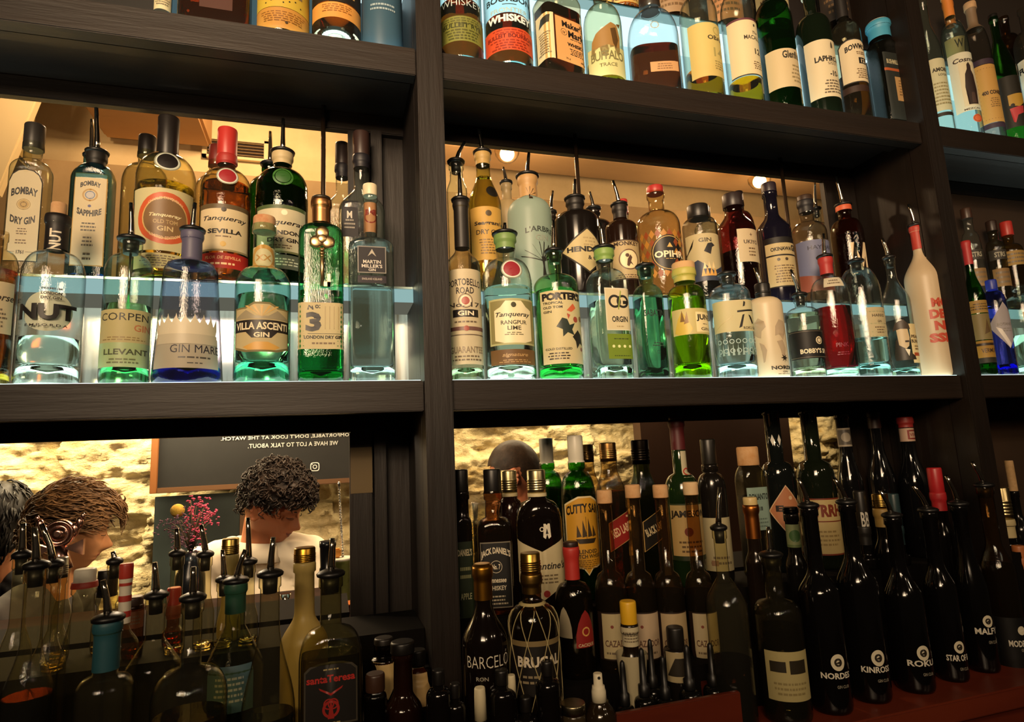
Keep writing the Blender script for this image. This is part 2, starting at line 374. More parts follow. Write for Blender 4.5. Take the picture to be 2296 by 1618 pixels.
ROWS = {'mf': (1.052, .1325), 'mb': (1.152, .3185), 'uf': (1.052, .738), 'ub': (1.148, .9985), 'mr': (1.275, .3185),
        'c0': (.90, -.44), 'c1': (1.0, -.36), 'c2': (1.10, -.27)}
ALLB = []
def bt(name, label, row, body, ys, wn, glass, style='dome', n=2, dep=1.0, liq=None, close=(), labs=(), group=None, rot=None,
       taper=1.0, cat='bottle', base=True, ribs=None, zb=None, lip=1.14, nn=2):
    Y, z0 = ROWS[row] if isinstance(row, str) else row
    if zb is not None: z0 = zb
    xc, ym, w = body; X = X_at(xc, ym, Y)
    half = (X_at(xc + w / 2, ym, Y) - X_at(xc - w / 2, ym, Y)) / 2; tn = abs(X) / Y
    R0 = half / (1 + dep * tn) * 1.02 if n > 3 else half * math.cos(math.atan(tn))
    ytop, yneck, ysh = ys
    Z = lambda y: z_for(X, Y, y); ZF = lambda y: z_for(X, Y - R0 * dep, y)
    zt, zn, zs = Z(ytop), Z(yneck), Z(ysh); nr = min(.98, wn / w if n <= 3 else wn / w * (half / R0) * .98); h = zt - z0
    zn = min(zn, zt - .006); zs = max(z0 + .02, min(zs, zn - .004))
    # profile in local z
    prof = [(0, .90 * taper), (.004, .965 * taper), (.010, taper)]
    if taper != 1:
        for q in (.25, .5, .75): prof.append((.010 + (zs - z0 - .010) * q, taper + (1 - taper) * q))
    prof.append((zs - z0, 1.0)); K = 9
    for i in range(1, K + 1): q = i / K; prof.append((zs - z0 + (zn - zs) * q, shoulder(style, q, nr)))
    prof += [(h - .016, nr * .98), (h - .014, nr * lip), (h - .004, nr * lip), (h, nr * (lip - .06))] if h - .017 > zn - z0 else [(h, nr)]
    if ribs:
        p2 = []; za, zz, cnt, amp = ribs
        base_f = lambda z: interp(prof, z)
        p2 = [p for p in prof if p[0] < za * h]
        for i in range(cnt * 2 + 1): zz_ = h * (za + (zz - za) * i / (cnt * 2)); p2.append((zz_, base_f(zz_) * (1 + (amp if i % 2 else 0))))
        p2 += [p for p in prof if p[0] > zz * h]; prof = p2
    full = []
    for (z, rr) in prof:
        q = 0 if z <= zs - z0 else min(1, (z - (zs - z0)) / max(1e-4, zn - zs)); full.append((z, rr * R0, n + (nn - n) * min(1, q * 1.15), dep + (1 - dep) * min(1, q * 1.1)))
    Rf = lambda zw: interp(full, zw - z0); Nf = lambda zw: interp([(p[0], p[2]) for p in full], zw - z0)
    if rot is None: rot = -.6 * math.degrees(math.atan2(X, Y)) if n <= 3.5 else 0
    al = math.radians(rot); root = thing(name, (X, Y, z0), label, cat, group, al); kind, col = glass[0], glass[1]
    seg = 48 if n > 3 else 32; bm = bmesh.new(); mats = []
    if kind == 's':
        mats.append(glass_shell(col)); lathe(bm, full, seg, 0, cap=False)
        if base:
            bh = glass[2] if len(glass) > 2 else .014; mats.append(glass_solid(col if len(glass) < 4 else glass[3]))
            lathe(bm, [(.0015, R0 * taper * .86, n, dep), (.004, R0 * taper * .945, n, dep), (bh * .8, R0 * taper * .955, n, dep), (bh, R0 * taper * .80, n, dep), (bh * .72, R0 * taper * .45, n, dep), (bh * .62, .001, n, dep)], seg, 1)
    elif kind == 'f': mats.append(frosted(col, glass[2] if len(glass) > 2 else .5)); lathe(bm, full, seg)
    else: mats.append(paint(col, glass[2] if len(glass) > 2 else .12, name='dark_glass')); lathe(bm, full, seg)
    mk('glass_body' if kind != 'c' else 'ceramic_body', bm, mats, root)
    if liq:
        zl = Z(liq[1]) - z0; bh = (glass[2] if len(glass) > 2 and kind == 's' else .014) + .002; lp = [(bh, R0 * taper * .6, n, dep), (bh + .002, interp(full, bh) * .93, n, dep)]
        for p in full:
            if bh + .004 < p[0] < zl - .001: lp.append((p[0], p[1] * .93, p[2], p[3]))
        lp.append((zl, interp(full, zl) * .93, Nf(zl + z0), dep)); b3 = bmesh.new(); lathe(b3, lp, seg)
        mk('liquid', b3, glass_solid(liq[0], 1.22, 'spirit') if len(liq) < 3 else paint(liq[0], .1), root)
    nrad = nr * R0
    for c in close:
        if c[0] == 'pour':
            bm = bmesh.new(); lathe(bm, [(h - .002, nrad * 1.0), (h, nrad * 1.32), (h + .0035, nrad * 1.38), (h + .006, nrad * 1.2), (h + .009, nrad * .6)], 20, 0)
            lathe(bm, [(h - .022, nrad * .72), (h - .002, nrad * .8)], 16, 0)
            pr = mk('pourer', bm, RUBBER, root); tp = Matrix.Rotation(-al, 3, 'Z') @ (P_at(c[1], c[2], Y) - Vector((X, Y, z0))); bm = bmesh.new(); b0 = Vector((0, 0, h + .004)); md = b0.lerp(tp, .45) + Vector((-(tp - b0).x * .12, 0, 0))
            tube(bm, [b0, b0.lerp(md, .5), md, md.lerp(tp, .5), tp], [.0050, .0046, .0040, .0036, .0031], 12); mk('spout', bm, metal('c4bcae', .14), pr)
        elif c[0] in ('cap', 'cork'):
            _, yc, cc = c[:3]; kk = c[3] if len(c) > 3 else 1.18; sty = c[4] if len(c) > 4 else 'plain'; zc = Z(yc) - z0; zlo = h - (c[5] if len(c) > 5 else .012)
            rr = nrad * kk; bm = bmesh.new()
            if sty == 'thread':
                pr = [(zlo, rr)]; K = 5
                for i in range(K): a = zlo + (zc - zlo) * (.15 + .5 * i / K); pr += [(a, rr), (a + .001, rr * 1.06), (a + .0022, rr)]
                pr += [(zc - .002, rr), (zc, rr * .92)]
            else: pr = [(zlo, rr * .98), (zlo + .001, rr), (zc - .003, rr), (zc - .0008, rr * .95), (zc, rr * .86)]
            lathe(bm, pr, 24); mt = metal(cc, .3) if (sty == 'thread' or sty == 'metal') else (textured('cork', cc, 'c9a377', 60, .8) if c[0] == 'cork' else paint(cc, .4))
            mk('stopper' if c[0] == 'cork' else 'cap', bm, mt, root)
        elif c[0] == 'foil':
            _, yb_, cc = c[:3]; mtl = len(c) > 3 and c[3]; zlo = Z(yb_) - z0; bm = bmesh.new(); K = 10; pr = []
            for i in range(K + 1): z = zlo + (h + .001 - zlo) * i / K; pr.append((z, interp(full, z) + .0009))
            pr.append((h + .0015, nrad * .5)); lathe(bm, pr, 28, 0, cap=False); mk('neck_sleeve', bm, metal(cc, .35) if mtl else paint(cc, .5), root)
        elif c[0] == 'rod':
            bm = bmesh.new(); tube(bm, [(0, 0, h), (0, .002, h * .5)], .002, 8); mk('pour_tube', bm, metal(), root)
    for lb in labs: wrap_label(root, lb, Rf, Nf, dep, R0, X, Y, ZF, z0, rot, lb['name'])
    ALLB.append(root); return root, dict(X=X, Y=Y, z0=z0, R=R0, Rf=Rf, h=h, nr=nrad, Z=Z)
def interp(pr, z):
    if z <= pr[0][0]: return pr[0][1]
    for a, b in zip(pr, pr[1:]):
        if z <= b[0]: return a[1] + (b[1] - a[1]) * (z - a[0]) / max(1e-7, b[0] - a[0])
    return pr[-1][1]

# ---------------------------------------------------------------- the back bar shelving
ZU0, ZU1, ZM0, ZM1, YB = .683, .7375, .080, .132, 1.20
P1a, P1b, P2a, P2b = .150, .196, 1.343, 1.390
XL, XR = -1.15, 2.6
shelf = thing('back_bar_shelving', (.17, 1.02, -.44), 'dark stained wooden back bar shelving with posts, thick shelves and lit rear ledges', 'shelving')
def sb(name, x0, x1, y0, y1, z0, z1, mat, bev=0, label=None): return boxo(name, x0, x1, y0, y1, z0, z1, mat, shelf, bev, label)
ZC = -.44
for a, b in ((P1a, P1b), (P2a, P2b)):
    sb('post', a, b, .985, 1.035, ZC + .0005, 1.9, WOOD_V, .002); sb('divider_panel', a, b, 1.035, YB + .02, ZC + .0005, 1.9, WOOD_V)
for (a, b) in ((XL, P1a), (P1b, P2a), (P2b, XR)):
    for z0, z1 in ((ZU0, ZU1), (ZM0, ZM1)):
        sb('shelf_front', a + .0008, b - .0008, .998, 1.026, z0, z1 - .001, WOOD_H, .0015)
        sb('shelf_board', a, b, 1.0265, YB + .02, z1 - .020, z1 - .004, WOOD_H)
        sb('shelf_soffit_batten', a + .002, b - .002, 1.06, 1.082, z1 - .032, z1 - .0205, WOOD_H)
# mirror frames, left open onto the mirrored room built behind
sb('back_rail', XL, XR, YB, YB + .018, .677, .7165, WOOD_H, .002)
sb('back_rail', XL, XR, YB, YB + .018, .060, .1115, WOOD_H, .002)
for x0, x1, z0, z1 in ((.037, .078, .30, .677), (.037, .078, ZC, .060), (1.243, P2a, .30, .677), (1.20, P2a, ZC, .060)):
    sb('back_stile', x0, x1, YB - .002, YB + .016, z0, z1, WOOD_V, .002)
sb('back_stile_moulding', .082, .104, YB - .012, YB + .016, ZC, .060, WOOD_V, .002)
sb('back_stile_moulding', .082, .104, YB - .012, YB + .016, .30, .677, WOOD_V, .002)
sb('back_panel', .07, P1b + .03, YB + .017, YB + .03, ZC, .74, WOOD_V)
sb('back_panel', P2b, XR, YB + .0, YB + .014, ZC, .06, textured('umber_board', '2a1c10', '3b2918', 3, .7, (1, 1, 1), .05)); sb('back_panel', P2b, XR, YB + .0, YB + .014, .30, .677, textured('umber_board', '2a1c10', '3b2918', 3, .7, (1, 1, 1), .05))
sb('back_panel', P1b, P2a, YB + .021, YB + .034, .74, 1.9, paint('1c1410', .6)); sb('back_panel', XL, P1a, YB + .021, YB + .034, .74, 1.9, paint('14100c', .6)); sb('back_panel', P2b, XR, YB + .021, YB + .034, .74, 1.9, paint('2a2018', .6))
bm = bmesh.new(); box(bm, -.02, .02, 0, .0012, 0, .085, 0); tp_ = mk('taped_note', bm, paper('6e5a34'), shelf); tp_.location = (.0585 - .17, YB - .0035 - 1.02, -.055 + .44)
# lit acrylic: thin lit floor panels and cantilevered lit ledges, mirror strip under the ledge made to glow
GLOW = emis('e4fff8', 3.0, 'lit_acrylic'); GLOWU = emis('d4f6fa', 1.35, 'lit_acrylic_underside'); EDGE = emis('b4e0de', .62, 'lit_acrylic_edge')
MIR_GLOW, nt_, out_ = newmat('mirror_painted_reflections')  # reflected bottles painted as glowing streaks in the mirror
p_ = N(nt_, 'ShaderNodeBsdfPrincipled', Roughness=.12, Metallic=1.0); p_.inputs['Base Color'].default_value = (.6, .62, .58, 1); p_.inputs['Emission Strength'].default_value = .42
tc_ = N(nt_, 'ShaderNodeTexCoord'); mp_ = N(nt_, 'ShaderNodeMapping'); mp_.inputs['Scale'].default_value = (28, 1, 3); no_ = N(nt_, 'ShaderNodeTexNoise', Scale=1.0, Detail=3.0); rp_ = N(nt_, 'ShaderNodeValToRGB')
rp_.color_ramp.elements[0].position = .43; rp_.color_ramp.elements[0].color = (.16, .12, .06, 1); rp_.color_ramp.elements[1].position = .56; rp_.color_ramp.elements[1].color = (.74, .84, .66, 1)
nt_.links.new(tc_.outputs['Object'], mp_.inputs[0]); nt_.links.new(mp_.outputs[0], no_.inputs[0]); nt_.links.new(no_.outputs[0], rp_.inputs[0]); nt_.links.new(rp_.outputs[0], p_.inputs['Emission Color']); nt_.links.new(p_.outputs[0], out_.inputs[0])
def ledge(x0, x1, zs, on, up=.158, strip=None, und=None):
    sb('light_panel', x0 + .004, x1 - .004, 1.003, YB - .008, zs - .004, zs, GLOW if on else paint('39423f', .4))
    bm = bmesh.new(); z0, z1 = zs + up, zs + up + .028; b = 1.102
    vs = [bm.verts.new(p) for p in ((x0, b, z0), (x1, b, z0), (x1, b, z1), (x0, b, z1), (x0, YB, z0), (x1, YB, z0), (x1, YB, z1), (x0, YB, z1))]
    for q, mi in (((0, 1, 2, 3), 0), ((0, 4, 5, 1), 1), ((3, 2, 6, 7), 2), ((4, 7, 6, 5), 3), ((0, 3, 7, 4), 3), ((1, 5, 6, 2), 3)):
        f = bm.faces.new([vs[i] for i in q]); f.material_index = mi
    o = mk('lit_ledge', bm, [EDGE, und or GLOWU, GLOW, paint('202422', .5)] if on else [paint('2b302e', .5)] * 4, shelf); o.location = (-.17, -1.02, .44)
    sb('ledge_lip', x0 + .001, x1 - .001, 1.099, 1.102, zs + up + .025, zs + up + .029, metal('8fa3a0', .25))
    sb('mirror_glow_strip', x0, x1, YB - .006, YB - .003, zs + .001, zs + up - .001, strip or MIR_GLOW)
UDIM = emis('a8a894', .28, 'frosted_acrylic_underside')
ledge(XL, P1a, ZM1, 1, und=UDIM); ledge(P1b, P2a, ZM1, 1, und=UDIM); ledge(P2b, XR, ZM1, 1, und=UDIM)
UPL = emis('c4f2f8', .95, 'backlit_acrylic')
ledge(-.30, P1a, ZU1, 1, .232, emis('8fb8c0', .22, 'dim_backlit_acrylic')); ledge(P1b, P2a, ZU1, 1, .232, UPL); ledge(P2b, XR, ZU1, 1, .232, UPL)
for px in (725, 1290, 1745):
    X = X_at(px, 330, YB - .01); bm = bmesh.new(); tube(bm, [(0, 0, 0), (0, 0, .70 - .30)], .0046, 10); tag(mk('hanging_rod', bm, paint('3a2c20', .4, .6), None, (X, YB - .012, .318), True), {725: 'thin dark metal rod behind the green gin bottle with the key', 1290: 'thin dark metal rod rising behind the black diamond-label gin bottle', 1745: 'thin dark metal rod behind the navy bottle, beside the second bulb'}[px], 'rod')
# ---------------------------------------------------------------- counter under the shelves
ct = thing('back_bar_counter', (.7, 1.02, -1.45), 'red-brown varnished wooden counter under the shelves, stepped toward the back', 'counter')
def cb(name, *a, **k): return boxo(name, *a, parent=ct, **k)
cb('worktop', XL, XR, .846, 1.40, ZC - .035, ZC - .0005, WOOD_R, bev=.003)
cb('cabinet_front', XL, XR, .88, 1.38, -1.45, ZC - .035, WOOD_R)
for a, b in ((XL, P1a - .001), (P1b + .001, P2a - .001), (P2b + .001, XR)):
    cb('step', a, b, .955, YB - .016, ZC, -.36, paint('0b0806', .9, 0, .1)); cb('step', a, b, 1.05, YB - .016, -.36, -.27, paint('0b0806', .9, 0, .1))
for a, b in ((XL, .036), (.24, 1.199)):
    cb('reflected_step', a, b, 1.222, 1.40, ZC, -.27, paint('0b0806', .9, 0, .1)); sb('reflected_ledge', a, b, 1.222, 1.34, .300, .3185, EDGE)  # reflected ledge and step, added to carry the mirror-image bottles

def report_overlaps():
    L_ = [(o.name, o['label'], o.location.x, o.location.y, max(math.hypot(v.co.x, v.co.y) for v in o.children[0].data.vertices), o.location.z, max(v.co.z for v in o.children[0].data.vertices)) for o in ALLB]
    for i, a in enumerate(L_):
        for b in L_[i + 1:]:
            dd = math.hypot(a[2] - b[2], a[3] - b[3])
            if dd < (a[4] + b[4]) * .97 and a[5] < b[5] + b[6] and b[5] < a[5] + a[6]: print('OV %.3f need %.3f' % (dd, a[4] + b[4]), '|', a[1][:50], '%.2f' % a[3], '|', b[1][:50], '%.2f' % b[3])
# ================================================================ the bottles
CLR = ('s', 'f4faf6'); CLRT = ('s', 'e2f2ea', .018); AQ = ('s', 'd8f0e4', .02, 'c4f0de'); DARK = ('o', '0b0908', .1); CREAM = 'e9d6ad'; K = '15110f'; GOLD = 'b8904a'
TAN = 'd8bd8a'; BR = '6b5236'
G1 = 'gin bottles on the lit middle shelf, front row'; G2 = 'gin bottles on the lit rear ledge'; G3 = 'whisky bottles on the top shelf'; G4 = 'bottles on the counter under the shelves'; G5 = 'second bottles standing behind their twins'  # last group: mirror reflections built as solid bottles
def gin(label, *a, **k): k.setdefault('group', G1); return bt('gin_bottle', label, *a, **k)
# ---- top shelf, left bay
def wh(label, *a, **k): k.setdefault('group', G3); return bt('whisky_bottle', label, *a, **k)
wh('clear bottle with pleated cream label, first on the top left shelf', 'uf', (366, 0, 42), (-330, -240, -180), 18, CLR, labs=[L(-60, 19, 1.15, 'd9c99c', [ml(.1, .3, 3)])])
wh('wide square bottle of reddish amber liquor on the top shelf', 'uf', (484, 15, 172), (-330, -200, -120), 46, ('s', 'f0d8c0', .012), n=6, dep=.55, liq=('c8622c', -60), labs=[L(-90, 18, .45, '4a2314', [ml(.2, .6, 4, 'a5643a')], u0=.1)])
wh('round bottle with speckled yellow label over bright yellow liquor', 'uf', (636, 30, 118), (-330, -210, -120), 40, ('s', 'f5e7a0', .02, 'f4e23c'), liq=('f0c23a', -100),
   labs=[L(-70, 15, 1.35, 'c9ac3c', [d(-.5 + .17 * i, .12 + .05 * (i % 3), .012, K) for i in range(7)] + [ml(.3, .7, 3)]), L(16, 62, 1.35, 'c08a3c', [ml(.3, .85, 5, '7a4f1c'), d(.1, .28, .02, '3a2a18')])])
wh('round bottle with an orange-gold label and thick clear base', 'uf', (755, 50, 110), (-330, -210, -120), 38, ('s', 'f3e6cf', .034, 'f4fbff'), liq=('d08a34', -100),
   labs=[L(-60, 2, 1.3, '1e1712', [ml(.2, .7, 3, 'a58a5a')]), L(4, 38, 1.3, 'd99a48', [ml(.35, .9, 4, '8a5420', .6)])])
wh('blue-grey frosted bottle with a flared foot at the end of the top left shelf', 'uf', (857, 50, 88), (-330, -230, -150), 36, ('f', '3d5c70', .3), taper=1.06, labs=[L(-50, 25, .8, None, [ml(.0, .25, 2, '8da0a8', .8)])])
# ---- top shelf, middle bay, front row
wh('straight clear whisky bottle with a green label, first by the post', 'uf', (1033, 70, 98), (-300, -180, -120), 40, ('s', 'eaf7f7', .012), n=2, liq=('c9853f', 27),
   labs=[L(36, 92, 1.35, '7d8038', [t('BULLEIT RYE', .62, .17, .72, '2e3214', b=.03), ml(.68, .95, 3, '4a4c20'), ml(.05, .5, 4, '4a4c20')], lift=.0006), L(-22, 12, 1.2, None, [t('FRONTIER', .65, .3, .7, '90a8a8', b=-.01), t('WHISKEY', .2, .42, .85, 'b6c8c8', b=-.01)])])
wh('straight clear whisky bottle with an orange-red label', 'uf', (1139, 85, 106), (-300, -180, -120), 42, ('s', 'eaf7f7', .012), liq=('c9803a', 62),
   labs=[L(62, 112, 1.35, 'd2502a', [t('BULLEIT BOURBON', .64, .19, .8, '5e150c', b=.03), ml(.72, .96, 2, '8a2a16'), ml(.04, .5, 4, '8a2a16')], lift=.0006), L(-8, 52, 1.2, None, [t('BOURBON', .92, .24, .9, '1c2a2c', b=.03), r(-.25, .25, .69, .72, '24383a'), t('FRONTIER', .5, .17, .7, '9ab4b4'), t('WHISKEY', .2, .28, .85, 'c6d8d8', b=.05)])])
wh('squat square-shouldered bottle with a cream WHISKY label in black type', 'uf', (1252, 90, 120), (-60, 0, 30), 46, ('s', 'f0e4cc', .012), 'dome', n=5, dep=.62, liq=('b8682a', 34), rot=14,
   labs=[L(40, 138, .92, 'e2a868', [t("Maker's", .86, .15, .62, u=-.02, b=.035), t('Mark', .66, .16, .48, u=.16, b=.035), o_(-.55, .67, .085, K, .1), t('IV', .66, .06, None, u=-.55), t('WHISKY', .42, .085, .5, u=.1, b=.05), ml(.53, .57, 1, K, .35, .1), ml(.18, .34, 4, K, .45, .1), t('40% vol', .08, .04, .2, u=.5), t('70 cl', .08, .04, .12, u=-.4)], u0=.35),
         L(36, 138, .5, 'e5dcae', [pg([(-.6, .72), (.6, .78), (.7, .95), (-.3, .9)], '2a2a22'), ml(.1, .6, 9, '6b5c48')], u0=-1.15)])
wh('rounded bottle printed with a brown bison above a pale yellow label', 'uf', (1354, 110, 88), (-60, 20, 70), 34, ('s', 'f2f2dc', .014, 'e6e23c'), liq=('dcc23a', 150),
   labs=[L(48, 128, 1.0, None, [pg([(-.9, .15), (-.8, .5), (-.55, .7), (-.1, .85), (.25, .98), (.6, .92), (.75, .6), (.7, .2), (.5, .05), (.35, .3), (.1, .25), (-.05, .02), (-.3, .05), (-.4, .3), (-.65, .25), (-.7, .02)], '8a6a3a'), pg([(.2, .8), (.5, .85), (.62, .5), (.45, .25), (.3, .4)], '4c3618'), pg([(.55, .95), (.85, 1.0), (.72, .85)], '5a4420')]),
         L(100, 168, 1.15, 'd6d296', [t('BUFFALO', .66, .3, .8, '6a6640', sp=.9), t('TRACE', .35, .12, .4, '6a6640')], shape='wave')])
wh('dome-shouldered decanter bottle with a black stopper and small cream tag', 'uf', (1466, 120, 132), (14, 34, 100), 38, ('s', 'f2f8f8', .012), 'dome', n=3.2, dep=.6, liq=('a8622a', 116), close=[('cap', -40, '2a1d16', 1.1)],
   labs=[L(138, 160, .56, 'cf9f6c', [ml(.15, .85, 3, '7c5a38')], u0=.25), L(44, 66, .2, None, [o_(0, .5, .42, 'b8c0bc', .25)])])
wh('round-shouldered bottle with an aged yellow label marked 14', 'uf', (1574, 130, 88), (-80, 0, 44), 30, ('s', 'eef2e6', .014, 'f0e69a'), 'dome', liq=('d8b02e', 168), base=True,
   labs=[L(50, 170, 1.15, 'd6be74', [t('OBAN', .72, .085, .5, '3a3020', u=.4, b=.03), t('14', .45, .17, .28, '9a9058', u=.42), o_(.42, .86, .11, 'a89858', .3), ml(.12, .3, 4, '8c7c48', .3, .4)], u0=.25)])
wh('straight-sided bottle with a tall white label, a red line and number 12', 'uf', (1664, 130, 80), (-80, -10, 36), 30, ('s', 'eef2ea', .014, 'e8e46a'), 'dome', liq=('dcc440', 190),
   labs=[L(40, 168, 1.25, 'e6d2a6', [r(-1, 1, .965, 1, '5a3038'), r(-1, 1, 0, .02, '2a2a22'), t('MACALLAN', .66, .075, .62, '3c3228', u=.42, b=.02), t('The', .75, .05, None, '4a4032', u=.4, sh=.3), t('12', .42, .1, .18, '2c241c', u=.45), ml(.1, .25, 4, BR, .3, .4), r(.34, .44, .86, .9, '3c3228')], u0=.2)])
wh('green round-shouldered bottle with a wavy cream label', 'uf', (1744, 130, 88), (-80, 5, 60), 30, ('s', '4fa050', .014, '2c8a3c'), 'dome', liq=('3a6a2c', 90), group=G3,
   labs=[L(108, 194, 1.2, 'dcc79c', [t('Glenfiddich', .84, .2, .72, '2a2620', u=.5, b=.03), ml(.1, .6, 5, '8c7c58', .35, .42)], u0=.2)], close=[('foil', 20, '16281a')])
wh('black-green bottle with a large white label marked 10', 'uf', (1834, 150, 84), (-20, 40, 76), 30, ('o', '0d150c', .08), 'dome', liq=None, close=[('cap', -14, 'dcd4bc', 1.25, 'plain', .02)],
   labs=[L(88, 216, 1.2, 'ecdcb6', [t('LAPHROAIG', .66, .1, .85, '1c1814', u=.3, b=.04), t('-10-', .4, .1, .26, '1c1814', u=.35, b=.03), ml(.55, .6, 2, '5c5040', .35, .3), ml(.05, .3, 5, '5c5040', .5, .2), pg([(.3, .85), (.42, .85), (.42, .92), (.36, .97), (.3, .92)], '4c4438')], u0=.2)])
wh('slim bottle with an arched cream label and a black square reading 12', 'uf', (1906, 160, 74), (-40, 56, 84), 28, ('s', 'ddd8c4', .012, 'd8b04a'), 'dome', liq=('b07a26', 178), close=[('foil', 44, '15110f')],
   labs=[L(86, 184, 1.15, 'ecd9b2', [t('BOWMORE', .82, .13, .85, '1c1814', u=.25, b=.04, arc=.06), r(.1, .7, .42, .56, '12110f'), t('12', .49, .09, .16, 'ecd9b2', u=.4, b=.04), ml(.08, .32, 5, BR, .45, .3), ml(.62, .7, 2, BR, .3, .3)], shape='arch', border='2b2620', u0=.2), L(190, 204, 1.0, '3a2418')])
wh('square dark bottle with slate panel, cream back label and blue-lit neck', 'uf', (1990, 200, 82), (56, 100, 116), 34, ('s', '8c9082', .01, 'd8d83a'), 'dome', n=6, dep=.8, liq=('6e6420', 120), close=[('foil', 92, '3f8fae'), ('cap', 52, 'b4b8ac', 1.05)],
   labs=[L(118, 268, .9, '2c302c', [t('BUSHMILLS', .86, .07, .7, 'b5ab88', b=.03), r(-1, 1, .72, .76, 'a5522a')], u0=-.0, name='front_label'), L(172, 226, .62, 'c99f68', [ml(.2, .9, 6, '7a5c36', .7)], u0=.55, name='back_label', lift=.001)])
# second row of the middle bay
for (xc, w, yn, c, capc, lc, txt) in ((1262, 84, -20, ('s', 'b08060'), '6a1a14', '3a2418', 'amber bottle with a dark red cap peeping behind the square cream-label bottle'),
    (1392, 92, -30, ('s', 'd8a860'), '2a1c14', 'd2b264', 'amber bottle with a yellow label behind the bison bottle'),
    (1500, 86, -30, ('s', 'c08a58'), '2a1c14', 'a88a68', 'amber bottle with a grey-beige label behind the domed decanter'),
    (1622, 84, -30, ('s', 'cf9a70'), 'a4401c', 'c08a5c', 'orange-tinted bottle behind the white-label bottle marked 12'),
    (1728, 80, -30, ('s', 'c8a878'), '2a2018', 'd8c490', 'bottle with tall cream label behind the green bottle'),
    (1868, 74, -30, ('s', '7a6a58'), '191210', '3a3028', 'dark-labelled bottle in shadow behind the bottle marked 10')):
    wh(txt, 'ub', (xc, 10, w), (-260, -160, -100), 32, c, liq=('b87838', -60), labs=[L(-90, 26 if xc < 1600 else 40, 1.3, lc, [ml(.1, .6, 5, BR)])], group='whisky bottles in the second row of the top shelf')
# right bay
wh('slim clear mezcal bottle with narrow cream label, beside the right post', 'uf', (2098, 190, 56), (2, 60, 118), 22, ('s', 'e8f2ea', .02, 'd8f4ea'), 'ogive', close=[],
   labs=[L(130, 246, 1.2, 'cfc39c', [t('AMORES', .78, .08, .75, '2a2418', u=.25, b=.04), t('LOGIA', .68, .045, .4, '4a4230', u=.3), ml(.1, .55, 7, '8c8258')], u0=.1), L(250, 258, 1.1, '2c2218')])
wh('clear bottle with a white label picturing a robed figure', 'uf', (2158, 200, 66), (-10, 50, 108), 24, ('s', 'e4f0ea', .02, 'd4f0e4'), 'dome', close=[('cork', -16, 'c98a4c', 1.3), ('foil', 40, 'c87830')],
   labs=[L(116, 246, 1.3, 'e6dcc0', [r(-.45, .65, .08, .82, 'cfc4a4'), pg([(-.2, .1), (-.25, .4), (-.15, .62), (0, .7), (.02, .78), (.15, .82), (.27, .76), (.27, .68), (.4, .6), (.5, .35), (.42, .1)], '2c1f1c'), pg([(.0, .12), (.3, .12), (.25, .3), (.05, .3)], '4a3830'), t('Cosme', .87, .08, .7, '3a2c24', sh=.2, b=.03), t('MEZCAL', .03, .03, .5, '3a2c24')], u0=.15), L(252, 278, .45, None, [d(0, .5, .42, 'cc6438'), o_(0, .5, .34, '9a4020', .15)], u0=.35, name='seal', lift=.0015)])
wh('tall slim bottle with golden label between two purple bands', 'uf', (2208, 200, 62), (14, 60, 122), 24, ('s', 'cfc8c0', .012, 'c8c4c8'), 'dome', close=[('cork', 8, '9a7a58', 1.35), ('foil', 70, '7a644c')],
   labs=[L(130, 142, 1.35, '3e2c3c'), L(143, 272, 1.35, 'd2a054', [t('400 CONEJOS', .5, .09, .75, '3a2a1c', u=.25, b=.05), ml(.25, .42, 5, '7c5c30', .35, .2)] + [d(-.85 + .17 * i, .93, .012, '8a5a34') for i in range(11)] + [d(-.85 + .17 * i, .06, .012, '8a5a34') for i in range(11)] + [d(-.62, .12 + .07 * i, .01, '8a5a34') for i in range(12)]), L(273, 284, 1.35, '3e2c3c')])
wh('green bottle with a black label showing a yellow and red scene', 'uf', (2256, 200, 66), (40, 90, 160), 22, ('s', '63a052', .02, '58c03c'), 'ogive', labs=[L(168, 282, 1.3, '26221a', [pg([(-.4, .62), (.8, .66), (.8, .5), (.2, .38), (-.4, .42)], 'b08a34'), pg([(-.4, .36), (.5, .40), (.4, .26), (.0, .22), (-.2, .08), (-.3, .1)], 'b4383c'), d(-.2, .42, .06, '1a1512')], u0=.1)], close=[('cap', 34, '14110e', 1.1)])
wh('round bottle with a cream label in bold black capitals, cut by the frame', 'uf', (2322, 160, 86), (20, 70, 110), 30, ('s', 'd8d0c0', .02), 'dome', labs=[L(118, 178, 1.5, 'ead8ba', [t('FUNDADOR', .62, .22, .95, '1c1612', u=.0, b=.05), ml(.1, .4, 3, BR, .5, 0)])])
wh('clear bottle with orange foil behind the white figure-label bottle', 'ub', (2140, 100, 60), (6, 60, 95), 24, CLR, 'dome', close=[('foil', 58, 'c8702c'), ('cap', 4, 'c88444', 1.1)], labs=[L(80, 118, 1.2, 'b89a64', [t('W', .6, .5, .3, '2c2418')])], group='whisky bottles in the second row of the top shelf')
wh('amber bottle behind the green bottle on the top right shelf', 'ub', (2262, 110, 64), (40, 80, 110), 24, ('s', '9a7a58'), 'dome', liq=('8a5a2c', 120), group='whisky bottles in the second row of the top shelf')

